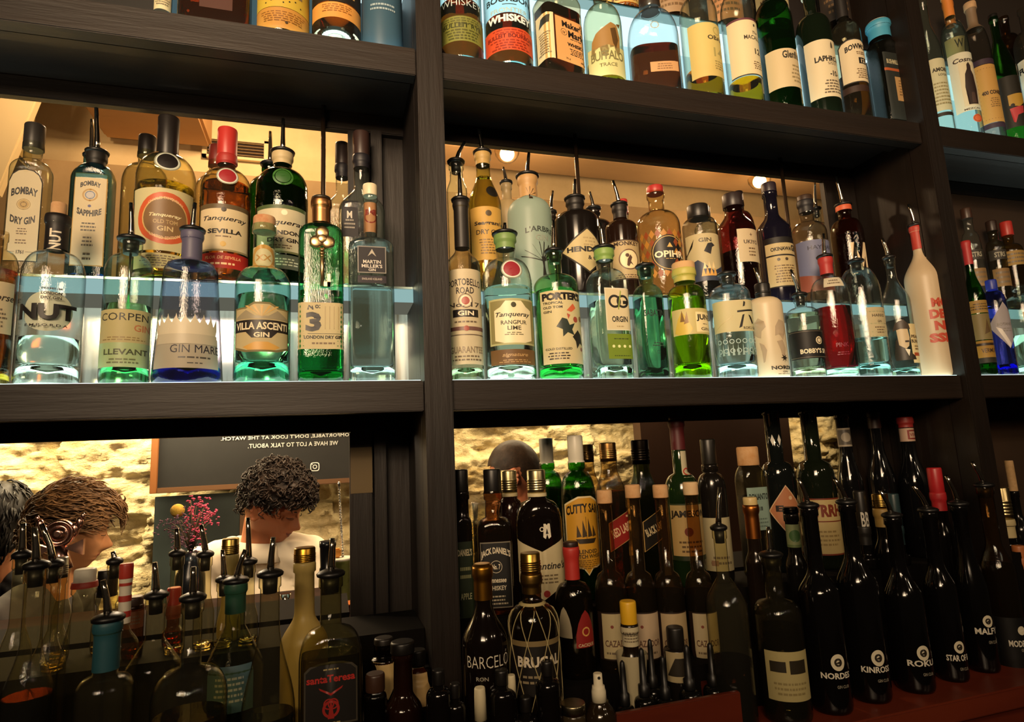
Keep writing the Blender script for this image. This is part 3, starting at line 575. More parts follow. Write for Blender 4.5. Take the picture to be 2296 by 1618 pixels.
# ---- middle shelf, left bay, rear ledge
def g2(label, *a, **k): k.setdefault('group', G2); return bt('gin_bottle', label, *a, **k)
g2('square clear gin bottle with tall cream label dated 1761', 'mb', (62, 500, 112), (320, 362, 392), 44, ('s', 'eef0e4', .012), 'dome', n=5, dep=.65, close=[('cap', 281, '2b2724', 1.12, 'plain', .014)],
   labs=[L(378, 586, .86, CREAM, [t('BOMBAY', .76, .085, .75, b=.04, arc=.03), o_(0, .61, .2, 'a88a50', .12), d(0, .61, .16, 'b8985c'), o_(0, .61, .1, '7a5e34', .3), t('DRY GIN', .43, .08, .7, b=.04, arc=-.03), ml(.28, .36, 3, BR, .35), ml(.18, .24, 2, BR, .4), t('1761', .1, .04, .2, '3a3024', b=.03), r(-.7, -.3, .1, .104, '6b5c48'), r(.3, .7, .1, .104, '6b5c48')], border='2b241c', shape='arch')])
g2('square blue gin bottle with a gold-edged cream label and pourer', 'mb', (208, 500, 106), (345, 372, 410), 42, ('s', '9cc9dc', .016, '5a9cc0'), 'dome', n=5, dep=.65, close=[('pour', 216, 242), ('foil', 372, '17130f')],
   labs=[L(388, 596, .84, CREAM, [t('BOMBAY', .89, .055, .6, b=.04, arc=.03), t('SAPPHIRE', .56, .07, .72, b=.045, arc=-.03), o_(0, .76, .23, 'b08a4c', .22), d(0, .76, .13, 'b9b2ac'), o_(0, .76, .15, '5a6a8a', .2), d(0, .64, .05, '4a4a7c'), ml(.36, .47, 3, '4a4032', .45), ml(.2, .32, 3, '5a4c38', .4), ml(.05, .15, 2, '5a4c38', .3)], border='c99a50')])
gt = lambda y, c, x=.1: L(y - 24, y + 22, .42, None, [d(0, .5, .48, 'cfd6c8'), o_(0, .5, .49, '8a8c78', .1), d(0, .5, .38, c)], u0=x, name='wax_seal', lift=.003)
g2('large ribbed-shoulder bottle with round orange and brown label, black cap', 'mb', (370, 480, 140), (335, 352, 412), 46, ('s', 'f2f0d0', .014, 'e8e4a0'), 'dome', close=[('cap', 265, '1b1614', 1.12, 'plain', .02)], liq=('efe6a8', 425), ribs=(.58, .66, 4, .015),
   labs=[gt(358, '1c1716'), L(420, 560, 1.15, 'dfd3a0', [d(.1, .52, .42, 'c4562e'), d(.1, .52, .335, '7c5d3a'), o_(.1, .52, .34, 'caa86a', .06), t('Tanqueray', .56, .07, .46, 'e8dcae', u=.1, sh=.3), t('OLD TOM', .46, .065, .34, 'b89a68', u=.1), t('GIN', .35, .08, .22, 'c9b080', u=.1), t('LIMITED EDITION', .2, .05, .42, 'e8b890', u=.1, arc=-.07), t('CHARLES TANQUERAY', .84, .05, .5, 'e8b890', u=.1, arc=.09)]), L(566, 600, 1.0, 'd9cf98', [ml(.1, .9, 5)])])
g2('ribbed-shoulder bottle with red cap, red seal and cream label over a red band', 'mb', (505, 500, 116), (352, 385, 430), 42, ('s', 'f2eacb', .014, 'e8c45a'), 'dome', close=[('cap', 291, 'b3302a', 1.12, 'plain', .004), ('foil', 372, 'a02a24')], liq=('e0b450', 420), ribs=(.58, .66, 4, .015),
   labs=[gt(393, '97262c'), L(456, 562, 1.15, CREAM, [r(-1, 1, .9, 1, '5a4a30'), t('Tanqueray', .68, .13, .8, sh=.3, b=.02, u=.05), t('SEVILLA', .42, .1, .6, b=.04, u=.05), ml(.28, .34, 1, BR, .35), d(0, .15, .05, 'c9a24c'), d(0, .88, .045, '3a3024')], border='a8966a'), L(566, 600, 1.2, 'b8281c', [t('FLOR DE SEVILLA', .7, .2, .6, 'e0a070', sh=.2), ml(.15, .45, 1, 'e8c090', .4)])])
g2('dark green ribbed-shoulder bottle with pourer and cream label', 'mb', (632, 500, 118), (345, 385, 430), 42, ('s', '4a8a3a', .014, '1f5c2a'), 'dome', liq=('3d6a30', 430), ribs=(.58, .66, 4, .015), close=[('pour', 635, 266), ('foil', 372, 'b9a67c')],
   labs=[L(368, 420, .4, None, [o_(0, .5, .48, '3a6a2c', .2), d(0, .5, .35, '2c5a22')], u0=.05, name='glass_seal', lift=.002), L(458, 566, 1.15, 'e0d4b0', [r(-1, 1, .92, 1, '4a5a34'), t('Tanqueray', .62, .13, .85, sh=.3, b=.02, u=.05), t('LONDON', .42, .09, .55, b=.04, u=.1), t('DRY GIN', .27, .09, .55, b=.04, u=.1), ml(.08, .18, 2, BR, .4), d(.1, .84, .05, 'f2e8c8')], border='7c7a50'), L(570, 602, 1.1, '5a5f50', [ml(.2, .8, 3, 'b8b8a0')])])
for (nm, xc, w, yt, yn, ys, c, cc, spx) in (('second blue gin bottle with pourer, just behind its square twin', 196, 90, 352, 378, 410, ('s', '8cb9cc'), '17130f', (206, 268)),
    ('second large ribbed bottle with black cap behind its orange-label twin', 322, 110, 340, 372, 418, ('s', 'e6e4c8'), '1b1614', None),
    ('second ribbed bottle with red cap behind its red-band twin', 482, 96, 362, 398, 436, ('s', 'e6e0c4'), '7c2a22', None),
    ('second dark green gin bottle with bent pourer spout behind its twin', 604, 96, 372, 400, 436, ('s', '4a8a3a'), '17130f', (606, 295))):
    bt('gin_bottle', nm, 'mr', (xc, 500, w), (yt, yn, ys), w * .36, c, 'dome', group=G5, close=([('pour', *spx)] if spx else [('cap', yt - 34, cc, 1.1)]))  # reflections built as solid bottles beyond the mirror plane
g2('square clear bottle with black cap and small black label, next to the post', 'mb', (812, 560, 104), (352, 420, 478), 36, CLR, 'slope', n=6, dep=.6, close=[('cap', 298, '30201c', 1.1), ('foil', 380, '17151c')],
   labs=[L(450, 532, .36, '1b161c', [t('M', .6, .2, .3, 'c8c0b0'), ml(.2, .5, 3, '8c8478')], u0=-.55)])
bt('gin_bottle', 'second black-capped clear square bottle behind its twin by the post', 'mr', (768, 560, 84), (372, 430, 478), 30, CLR, 'slope', n=6, dep=.5, group=G5, close=[('cap', 322, '2a1f1e', 1.1), ('foil', 400, '17151c')])
# front row, left bay
gin('amber bottle with a worn cream label, cut off at the left edge of the shelf', 'mf', (-14, 720, 100), (520, 560, 610), 34, ('s', 'e8dcc0', .02, 'e8e8a0'), 'dome', liq=('e0a040', 608), labs=[L(628, 745, 1.1, CREAM, [t('Corse', .7, .14, .6, '3a2c1c', u=.4, sh=.3), ml(.1, .5, 5)])])
gin('round clear gin bottle printed NUT in heavy black capitals', 'mf', (114, 720, 152), (486, 566, 626), 54, ('s', 'f6fbf8', .03, 'fafffc'), 'dome', liq=('f0f8f4', 762), close=[('cork', 456, 'b98558', .72), ('foil', 562, '17110f')],
    labs=[L(640, 735, 1.1, None, [t('NUT', .40, .38, .88, '120d0c', b=.05), t('EMPORDA', .08, .06, .6, '2a221c', sp=1.5), t('LONDON', .84, .07, .28, '2a221c', u=.1, b=.03), t('DRY GIN', .73, .07, .28, '2a221c', u=.1, b=.03), t('PREMIUM', .95, .05, .28, '4a4236', u=.1)], name='printing'),
          L(625, 765, 1.0, None, [d(0, .5, .46, 'e4dfc8', .8)], lift=-.004, name='back_label'), L(488, 556, .5, None, [t('NUT', .5, .3, .85, 'e8dcc4', rot=90, b=.03)], u0=.0, name='sleeve_printing', lift=.0016)])
gin('pale green glass gin bottle with a two-tone label fading into green', 'mf', (286, 700, 116), (540, 572, 622), 50, ('s', 'e6f4e8', .03, 'a8e8c0'), 'dome', liq=('e4f0d8', 688), close=[('pour', 294, 455), ('rod',)],
    labs=[L(692, 822, 1.28, 'd9c48e', [r(-1, 1, -.0, .42, 'a8ba84'), t('CORPEN', .87, .13, .82, '2a2824', b=.0), t('GIN', .68, .12, .3, 'c07a50', u=.6), ml(.45, .53, 2, '9a8050', .7), t('LLEVANT', .26, .1, .72, '4a5034', u=.1), ml(.05, .16, 2, '6a7048', .6)], shape='rect')])
gin('flared conical bottle with white leafy print, violet neck and blue base', 'mf', (424, 740, 128), (520, 590, 622), 46, ('s', 'dcdce8', .032, '3c4ca8'), 'step', taper=1.26, close=[('pour', 437, 455), ('foil', 596, '56536c')],
    labs=[L(756, 826, 1.3, 'c6bba2', [t('GIN MARE', .62, .26, .72, '1c1a2a', u=.3, b=.0), ml(.28, .4, 1, '4a4640', .6, .25), ml(.12, .2, 1, '4a4640', .3, .25)]),
          L(700, 768, 1.3, None, [pg([(x0, 0), (x0 - .1 + dx, .45), (x0 + dx * 2, .98 - abs(dx)), (x0 + .1 + dx, .5), (x0 + .06, 0)], 'd8ccb0') for x0 in (-.75, -.5, -.25, 0, .25, .5, .72) for dx in (-.14, -.02, .1)] + [r(-.9, .9, -.05, .28, 'c6bba2')], name='leaf_print')])
gin('aqua glass bottle with cork top and ornate label over a black banner', 'mf', (589, 740, 128), (506, 602, 650), 50, ('s', 'd6f2e6', .034, 'b0f0da'), 'dome', close=[('cork', 487, 'a85a38', 1.05)], liq=('dcf8ea', 668),
    labs=[L(676, 788, 1.12, 'dcc895', [r(-1, 1, .40, .64, '201814'), pg([(-.5, .4), (-.3, .28), (.3, .28), (.5, .4)], '201814'), t('VILLA ASCENTI', .52, .15, .9, 'eadcb8', b=.03), t('GIN', .34, .1, .24, 'eadcb8', b=.03), pg([(-.6, .1), (-.2, .2), (.2, .2), (.6, .1), (.4, .04), (-.4, .04)], 'd2a04c'), pg([(-.9, .7), (-.5, .84), (-.2, .72), (.2, .72), (.5, .84), (.9, .7), (.9, .66), (-.9, .66)], '9c9074')] + [pg([(.0, .7), (a - .05, .93), (a + .05, .93)], 'd0a860') for a in (-.5, -.25, 0, .25, .5)], shape='banner', border='8c7c50'),
          L(540, 596, 1.0, 'd8cfa2', [o_(0, .55, .26, 'b8904a', .3), t('XX', .55, .25, .3, 'a8803c'), ml(.1, .2, 1, BR)], name='neck_label')])
b3, i3 = gin('green square bottle with an embossed metal key and cream No. 3 label', 'mf', (720, 720, 100), (450, 506, 535), 42, ('s', '86cfa8', .02, '1fb070'), 'dome', n=6, dep=.9, liq=('8ee0b8', 660), ribs=(.12, .78, 26, .012),
    close=[('cap', 443, 'b8b2a4', 1.12, 'metal'), ('foil', 502, 'c08a5a', True)],
    labs=[L(678, 782, 1.12, 'e2cf9f', [t('N', .9, .12, .12, u=-.4, b=.05), t('o:', .91, .09, .1, u=-.12, b=.03), t('3', .58, .42, .3, '14141c', u=-.28, b=.05), t('LONDON DRY GIN', .25, .075, .74, u=.1, b=.04), r(-.5, .9, .32, .33, K), ml(.08, .16, 1, BR, .6, .1)] + [r(.15 + .17 * i, .18 + .17 * i, .42, .92, 'a89468') for i in range(4)], u0=-.0)])
bm = bmesh.new()
kz = lambda y: i3['Z'](y) - i3['z0']; yk = -i3['R'] * .9 - .004
for a in (90, 210, 330): ball(bm, (.002 + .011 * math.cos(math.radians(a)), yk, kz(552) + .011 * math.sin(math.radians(a))), .0115, sc=(1, .3, 1))
ball(bm, (.002, yk - .001, kz(552)), .009, sc=(1, .4, 1)); tube(bm, [(.002, yk, kz(572)), (.002, yk, kz(655))], .0033, 10)
for yy in (575, 582, 588): tube(bm, [(.002, yk, kz(yy)), (.002, yk, kz(yy + 3))], .0052, 10)
box(bm, .002, .015, yk - .002, yk + .002, kz(655), kz(645)); box(bm, .010, .015, yk - .002, yk + .002, kz(655), kz(628))
mk('key_emblem', bm, metal('d9b987', .35), b3, label='pale gold key emblem')
gin('square clear bottle with white cap, copper neck label and dark square label', 'mf', (833, 720, 104), (436, 538, 562), 30, ('s', 'f2f8f6', .026, 'f4fffc'), 'dome', n=7, dep=.75, liq=('e8f0f0', 652), close=[('cap', 415, 'd6c9a8', 1.15, 'plain', .004)],
    labs=[L(552, 612, .62, '1f1a22', [o_(0, .5, .001, K), t('MARTIN', .42, .13, .62, 'cfc8bc', b=.02), t("MILLER'S", .26, .13, .72, 'cfc8bc', b=.02), t('GIN', .12, .1, .25, 'cfc8bc'), pg([(-.3, .62), (0, .9), (.3, .62), (0, .74)], 'a8a090')], border='9c958c'), L(618, 634, .62, '241c2a', [t('ENGLAND ICELAND', .55, .3, .7, 'a89c90')], name='lower_label'),
          L(442, 510, .5, 'c98a5c', [t('M', .66, .2, .5, '8a2c20', b=.05), o_(0, .5, .3, '8a2c20', .2)], name='neck_label')], nn=2)

# ---- middle bay, rear ledge
def gx(nm, xc, w, yt, yn, ys, c, cc=None, spx=None, wn=None):
    bt('gin_bottle', nm, 'mr', (xc, 520, w), (yt, yn, ys), wn or w * .34, c, 'dome', group=G5, close=([('pour', *spx)] if spx else [('cap', yt - 22, cc, 1.12)]))  # solid stand-ins for reflections, beyond the mirror plane
g2('clear bottle with pourer in the far corner by the post', 'mb', (1026, 470, 46), (366, 400, 430), 30, CLR, 'slope', close=[('pour', 1042, 318)])
g2('tall textured bottle with yellow label in blackletter and black seal', 'mb', (1088, 500, 76), (345, 390, 465), 32, ('s', 'e8e6b0', .012), 'slope', liq=('e8e0a0', 400), close=[('pour', 1073, 290), ('foil', 372, 'a88a50')],
   labs=[L(462, 582, 1.1, 'd2a650', [t("Seagram's", .68, .1, .85, '2c2014', b=.04, u=.15), t('DRY GIN', .52, .09, .7, '3a2c1c', b=.02, u=.1), ml(.1, .4, 6, '6c5020', .5), d(.1, .87, .08, '4a3a20')]), L(412, 440, .4, None, [d(0, .5, .46, '17140f')], u0=.4, name='seal', lift=.002)])
g2('frosted white bottle with a bare tree drawing and wooden neck sleeve', 'mb', (1190, 540, 100), (398, 450, 486), 40, ('f', 'a9bcae', .45), 'dome', close=[('pour', 1186, 342), ('foil', 446, 'b08a58')],
   labs=[L(500, 545, 1.0, None, [t("L'ARBRE", .75, .28, .7, '2c3430', u=.35, b=.02, arc=.1), t('GIN', .3, .28, .32, '8a9084', u=.4, b=.02)], name='printing'),
         L(535, 622, 1.1, None, [pg([(.3, 0), (.34, .3), (.28, .55), (.42, .55), (.42, .3), (.5, 0)], '15140f')] + [pg([(.33, .45), (.33 + math.cos(a) * q, .5 + .46 * math.sin(a)), (.37 + math.cos(a) * q, .47 + .46 * math.sin(a)), (.37, .42)], '15140f') for a, q in ((.2, .6), (.6, .6), (1.0, .6), (1.4, .5), (1.8, .55), (2.2, .7), (2.6, .85), (2.95, .9))] + [pg([(.2, -.02), (.35, .08), (.5, .08), (.65, -.02)], '15140f')], name='tree_print'),
         L(403, 442, .4, None, [pg([(-.1, 0), (-.06, .5), (.06, .5), (.1, 0)], '2a1c10')] + [pg([(0, .4), (math.cos(a) * .7, .5 + .48 * math.sin(a)), (.06 + math.cos(a) * .7, .48 + .46 * math.sin(a))], '2a1c10') for a in (.3, .9, 1.5, 2.1, 2.8)], name='sleeve_print', lift=.0014)])
gx('second frosted tree bottle with pourer behind its white twin', 1140, 66, 412, 450, 486, ('f', 'b09a70', .3), None, (1128, 375))
g2('squat black apothecary bottle with large diamond label', 'mb', (1296, 560, 100), (448, 478, 500), 36, ('o', '14100e', .14), 'dome', close=[('pour', 1289, 402), ('foil', 474, '15110f')],
   labs=[L(508, 612, 1.3, 'd9c590', [t('HENDRICK', .52, .12, .86, u=.12, b=.05), t('& GIN', .34, .09, .28, u=.25, b=.03), ml(.58, .8, 3, 'a8946a', .28, .1)], shape='diamond', border='2b241c', u0=.3)])
gx('second black apothecary bottle behind its diamond-label twin', 1334, 78, 470, 496, 515, ('o', '14100e', .2), None, (1322, 430)); gx('dark bottle with pourer between the frosted tree bottle and the diamond-label bottle', 1238, 60, 478, 500, 520, ('o', '1a1410', .2), None, (1239, 428))
g2('brown apothecary bottle with ornate label picturing a monkey', 'mb', (1396, 560, 74), (462, 498, 516), 30, ('o', '1e120c', .12), 'dome', close=[('pour', 1374, 405), ('foil', 492, '17110f')],
   labs=[L(536, 626, 1.2, 'c9b080', [t('MONKEY', .9, .11, .7, '3a2416', b=.03, u=.1), o_(.15, .5, .27, '5a3c28', .1), d(.15, .5, .235, 'e0cca0'), pg([(0, .35), (.05, .5), (.2, .62), (.3, .55), (.22, .45), (.35, .35), (.2, .4), (.1, .32)], '4a2c1c'), d(.05, .6, .05, '4a2c1c'), ml(.04, .14, 2, '5a3c28', .7)], border='3a2416')])
gx('red-capped clear bottle behind the brown monkey-label bottle', 1402, 56, 470, 500, 530, CLR, 'a83028')
g2('round clear bottle with red top and round black label in a golden pattern', 'mb', (1480, 560, 100), (432, 478, 512), 36, ('s', 'eee2c4', .012), 'dome', close=[('cap', 419, 'a8302c', 1.08, 'plain', .004)],
   labs=[L(520, 622, 1.35, None, [pg([(-.9 + .2 * i, y0), (-.8 + .2 * i, y0 + .1), (-.7 + .2 * i, y0), (-.8 + .2 * i, y0 - .1)], ('b07a30', '8a4420')[(i + j) % 2]) for i in range(9) for j, y0 in enumerate((.12, .34, .56, .78, .98))], name='pattern_print'),
         L(528, 604, .9, None, [d(.25, .5, .47, '14100e'), o_(.25, .5, .44, 'c9a860', .04), t('OPIHR', .46, .2, .78, 'ecdcb8', u=.25, b=.03), ml(.3, .34, 1, 'c9a860', .3, .25), pg([(.1, .66), (.25, .8), (.4, .66)], 'c9a860')], name='label', lift=.0012)])
g2('black-capped bottle with flower and bird picture label', 'mb', (1574, 570, 80), (480, 492, 512), 46, ('s', 'cfd0cc', .012), 'dome', close=[('cap', 462, '191613', 1.1)], liq=('50586c', 570),
   labs=[L(522, 628, 1.25, 'd2c194', [t('GIN', .86, .09, .3, '3a3020'), pg([(-.1, .62), (.1, .78), (.3, .8), (.45, .74), (.3, .7), (.2, .55)], '16141a'), pg([(-1, 0), (-1, .35), (-.4, .45), (.3, .2), (1, .35), (1, 0)], '2c3448')] + [pg([(x, .1), (x + .1, .28), (x + .2, .1)], 'd09a48') for x in (-.3, -.12, .06, .24)] + [pg([(x, .25), (x + .08, .4), (x + .16, .25)], 'dcc490') for x in (-.2, .0, .2)] + [pg([(-1, .6), (-.6, .75), (-.5, .9), (-.64, .72), (-1, .56)], '2a2418')])])
gx('second black-capped picture-label bottle behind its twin', 1586, 58, 484, 500, 516, CLR, '22201e')
g2('plum-red bottle with dark wide cap and small cream label', 'mb', (1655, 570, 92), (456, 478, 520), 42, ('s', 'b06a6c', .012), 'slope', close=[('cap', 437, '2a2020', 1.15)], liq=('5a3030', 570),
   labs=[L(512, 586, .72, 'ddc9a2', [t('UKIYO', .6, .12, .6, '3a2c24', b=.02), ml(.15, .45, 3, BR, .4), t('+', .82, .1, .1, '6b5040')], u0=.5)])
gx('second plum-red bottle with dark cap behind its twin', 1664, 60, 452, 474, 520, ('s', '9a5a5a'), '251c1c')
g2('deep navy bottle with tall cream and black label', 'mb', (1742, 580, 80), (430, 480, 520), 32, ('o', '12101c', .1), 'slope', close=[('cap', 412, '2a2028', 1.12)],
   labs=[L(530, 642, 1.15, 'd8c28e', [r(-1, 1, .88, 1, '191410'), t('OKINAWA', .76, .08, .55, '191410', u=-.1, b=.04), t('GIN', .78, .13, .3, '191410', u=.75, b=.05), r(-1, 1, .62, .65, '191410'), ml(.08, .45, 7, '6b5436', .6), d(-.3, .55, .04, '3a2c18'), d(.1, .55, .04, '3a2c18')], border='191410', u0=.15)])
g2('clear bottle with a lavender-blue label half hidden by pourers', 'mb', (1822, 590, 84), (452, 500, 530), 34, ('s', 'ddd8d0', .012), 'dome', close=[('cap', 440, '3a2a20', 1.1), ('foil', 478, '1c1a1e')],
   labs=[L(536, 650, 1.2, '7c80a0', [t('HAYMAN', .85, .08, .7, '2a2c44', u=.3), pg([(-1, 0), (1, 0), (1, .2), (-1, .35)], '8a4a38')])])
g2('orange-red bottle with pourer and a large white letter M', 'mb', (1908, 590, 78), (462, 492, 530), 32, ('s', 'b05a38', .012, 'c0502a'), 'dome', liq=('8a3418', 530), close=[('pour', 1874, 396), ('foil', 474, 'c85a34')],
   labs=[L(542, 612, 1.1, None, [pg([(-.2, 0), (-.2, 1), (0, 1), (.3, .4), (.6, 1), (.8, 1), (.8, 0), (.6, 0), (.6, .55), (.35, .1), (.25, .1), (0, .55), (0, 0)], 'dcc49c')], name='letter_print')])
gx('clear bottle with pourer behind the lavender-label bottle', 1836, 56, 470, 500, 530, CLR, None, (1826, 400))
gx('dark bottle printed in faded cream script behind the slim hat-label bottle', 1990, 62, 590, 600, 616, ('o', '191410', .3), '14110f')
# front row, middle bay
gin('slim bottle crowded with old-style print and a boxed black GIN', 'mf', (1042, 720, 78), (452, 560, 596), 32, ('s', 'efe6d0', .024, 'e6fff6'), 'slope', close=[('pour', 1030, 388), ('foil', 558, '1c1815')],
    labs=[L(602, 816, 1.3, 'e0d0ae', [t('PORTOBELLO', .86, .075, .8, '2a2220', b=.02, arc=.02), t('ROAD', .77, .07, .4, '2a2220', b=.02), d(.0, .66, .12, 'e9dcc0'), o_(0, .66, .16, '5a4a3c', .1), d(0, .66, .09, 'a8564c'), t('No. 171', .62, .05, .85, '3a302a'), r(-.6, .6, .49, .57, '191412'), t('GIN', .53, .05, .36, 'e9dcc0', b=.03), ml(.42, .46, 1), r(-1, 1, .35, .39, '6c4a44'), d(0, .37, .06, '9c4a3c'), r(-1, 1, .3, .31, '6c5a4a'), t('GUARANTEE', .15, .07, .8, '8a7a62'), ml(.03, .1, 2)])])
gin('clear ribbed-shoulder bottle with green neck band, red seal and green-gold label', 'mf', (1141, 730, 112), (528, 582, 640), 44, ('s', 'f6faf4', .028, 'f6fffa'), 'dome', close=[('pour', 1132, 500), ('foil', 560, '6c8a4c')], liq=('f0f6ee', 650), ribs=(.6, .68, 4, .015),
    labs=[gt(603, '8f2630'), L(668, 772, 1.05, '9c9460', [pg([(-.75, .1), (-.4, .04), (.4, .04), (.75, .1), (.75, .75), (.5, .82), (.3, .95), (-.3, .95), (-.5, .82), (-.75, .75)], 'e8dcb4'), t('Tanqueray', .64, .13, .7, sh=.3, b=.02), t('RANGPUR', .48, .09, .5, '3a3420'), t('LIME', .36, .09, .26, '3a3420'), ml(.2, .28, 2, '6b6040', .4), d(0, .86, .05, '3a3a20')], border='c9c48c', u0=.1), L(782, 816, 1.05, '7c5a34', [t('signature', .6, .3, .5, 'b89460', sh=.3), ml(.1, .35, 2, 'b89460')], u0=.1)])
gin('green bottle with cream label of toucans and tropical leaves', 'mf', (1252, 740, 102), (566, 618, 648), 32, ('s', 'c8ecc0', .026, '7ae0a4'), 'dome', close=[('pour', 1241, 495)], liq=('c8ecc0', 655),
    labs=[L(650, 814, 1.08, 'e6d3a4', [t("PORTER'S", .92, .11, .9, '1c1816', b=.06, sp=.9), t('TROPICAL', .83, .035, .42, u=-.45, b=.03), t('OLD TOM', .77, .035, .4, u=-.46, b=.03), t('GIN', .71, .035, .18, u=-.68, b=.03), pg([(-.35, .5), (-.1, .62), (.1, .6), (.2, .52), (.45, .55), (.3, .46), (.4, .38), (.1, .42), (-.1, .36), (-.1, .46)], '1c2a22'), pg([(.3, .36), (.6, .46), (.8, .4), (.9, .25), (.7, .28), (.5, .2), (.45, .3)], '24241e'), pg([(.1, .72), (.4, .82), (.55, .76), (.3, .7)], 'c8603c'), pg([(.1, .68), (.25, .66), (.15, .6)], 'b0503c'), d(.5, .6, .06, '9c4a3c'), d(.85, .62, .06, '8a6a3c'), d(.8, .2, .04, '8a4a4a'), t('COLD DISTILLED', .2, .03, .55, u=-.3, b=.02), ml(.05, .16, 3, '3a302a', .5, -.3)], u0=.15)])
gin('square-shouldered bottle with white OG label above a green panel', 'mf', (1366, 730, 104), (560, 606, 640), 36, ('s', 'f2f8f2', .026, 'f2fff8'), 'dome', n=5, dep=.8, close=[('pour', 1346, 500), ('foil', 586, '7a9a4c')], liq=('eef6ea', 680),
    labs=[L(645, 740, .78, 'eadbb2', [o_(-.3, .68, .23, '14120f', .35), o_(.3, .68, .23, '14120f', .35), r(.3, .6, .62, .7, '14120f'), pg([(-.1, .5), (.15, .95), (.22, .92), (-.02, .48)], '8a9a3c'), t('ORGIN', .26, .14, .58, '14120f', b=.03), ml(.06, .12, 1, 'a89468', .3)], border='f4ead0', u0=.25), L(748, 804, .78, '7c9226', [ml(.75, .85, 1, '3a4a14', .6)] + [d(x, .5, .05, 'dce0a0') for x in (-.6, -.2, .2, .6)] + [ml(.08, .16, 1, '3a4a14', .8)], u0=.25, name='lower_label')])
gin('teal-tinted tall square bottle printed in thin spaced capitals', 'mf', (1458, 740, 78), (600, 640, 668), 30, ('s', 'c4e8d4', .02, '6a8a74'), 'dome', n=5, dep=.9, close=[('pour', 1438, 588)], liq=('c8ecd8', 672),
    labs=[L(685, 800, 1.1, None, [t('SABATINI', .86, .13, .8, '1c3028', b=.02), ml(.2, .3, 2, '2c4438', .5, .1), o_(.0, .1, .06, '2c4438', .2)], name='printing')])
gin('lime-green round bottle with cork stopper and fruit label', 'mf', (1545, 740, 88), (606, 642, 672), 48, ('s', 'd8ea6a', .03, 'c8ec20'), 'dome', close=[('cork', 590, 'c9a26c', 1.12), ('foil', 634, 'b8b058')], liq=('d0e848', 672),
    labs=[L(690, 748, 1.25, 'e0cb8c', [pg([(-.9, .1), (-.7, .6), (-.5, .9), (-.3, .6), (-.1, .2), (-.3, 0), (-.7, 0)], 'cfb04c'), pg([(-.6, .5), (-.5, .95), (-.4, .5)], '7a5a2c'), pg([(-.45, .4), (-.3, .9), (-.25, .45)], '8a642c'), r(.05, .95, .08, .85, 'ecdba6'), t('JUNE', .62, .28, .42, '221c14', u=.5, b=.04), t('GIN', .2, .12, .25, '4a3c24', u=.5, b=.02), ml(.36, .42, 1, '4a3c24', .2, .5)], u0=.1)])
gin('clear six-sided bottle with cream paper label and black brush character', 'mf', (1642, 740, 92), (618, 640, 668), 34, ('s', 'f4fafa', .03, 'ecfdff'), 'dome', n=3, close=[('pour', 1630, 620, 0)], liq=('f0faf8', 700),
    labs=[L(672, 742, 1.3, 'ddcc9a', [pg([(.28, .78), (.36, .8), (.4, .92), (.33, .96)], '14110f'), pg([(.05, .66), (.75, .7), (.76, .65), (.05, .6)], '14110f'), pg([(.24, .52), (.32, .54), (.18, .14), (.06, .1)], '14110f'), pg([(.48, .52), (.56, .5), (.72, .26), (.62, .22)], '14110f'), t('ROKU GIN', .1, .09, .32, '4a3c28', u=.55), pg([(-.9, .05), (-.1, .5), (-.12, .52), (-.9, .08)], 'c8b682')]), L(748, 800, 1.2, None, [o_(-.8 + .26 * i, .3 + .4 * (j % 2), .05, 'a8c0bc', .3) for j in range(2) for i in range(7)] + [pg([(-.9 + .2 * i, .1), (-.85 + .2 * i, .6), (-.8 + .2 * i, .1)], '8ca8a4') for i in range(9)], name='flower_embossing')])
gin('matt cream ceramic bottle printed with a world map and compass star', 'mf', (1722, 760, 82), (660, 668, 690), 28, ('f', 'dcc8a4', .12), 'dome', close=[('cap', 636, '14110f', 1.3), ('pour', 1692, 600)],
    labs=[L(688, 842, 1.3, None, [pg([(-.8, .62), (-.75, .8), (-.55, .86), (-.3, .8), (-.25, .72), (-.45, .66), (-.5, .56), (-.65, .58)], 'b09c80'), pg([(-.6, .5), (-.4, .46), (-.3, .38), (-.42, .22), (-.5, .2), (-.52, .36)], 'b09c80'), pg([(.1, .58), (.15, .72), (.35, .82), (.6, .8), (.8, .66), (.6, .6), (.5, .52), (.3, .6)], 'b09c80'), pg([(.15, .5), (.45, .52), (.6, .4), (.45, .22), (.35, .3), (.25, .42)], 'b09c80')] + [pg([(.45 + .02 * math.cos(a + 1.57), .26 + .02 * math.sin(a + 1.57)), (.45 + .2 * math.cos(a), .26 + .075 * math.sin(a)), (.45 - .02 * math.cos(a + 1.57), .26 - .02 * math.sin(a + 1.57))], '2a241c') for a in [k_ * math.pi / 4 for k_ in range(8)]] + [t('NORDES', .12, .055, .62, '2a241c', u=.42, b=.04), t('GIN', .06, .025, .14, '2a241c', u=.42), ml(.02, .04, 1, BR, .4, .4)], name='map_print')])
gin('clear bottle with wide black band and white round emblem', 'mf', (1806, 770, 80), (664, 690, 712), 28, ('s', 'f2f6f2', .022, 'eef4e0'), 'dome', close=[('pour', 1772, 604)], liq=('e8f0e4', 706),
    labs=[L(738, 802, 1.35, '12100e', [d(.42, .62, .09, 'e0d2ae'), o_(.42, .62, .065, '3a2c1c', .3), t("BOBBY'S SPIRIT", .26, .17, .85, 'e8dab6', u=.38, b=.03), r(-1, 1, .04, .06, '5c5444'), r(-1, 1, .94, .96, '5c5444')])])
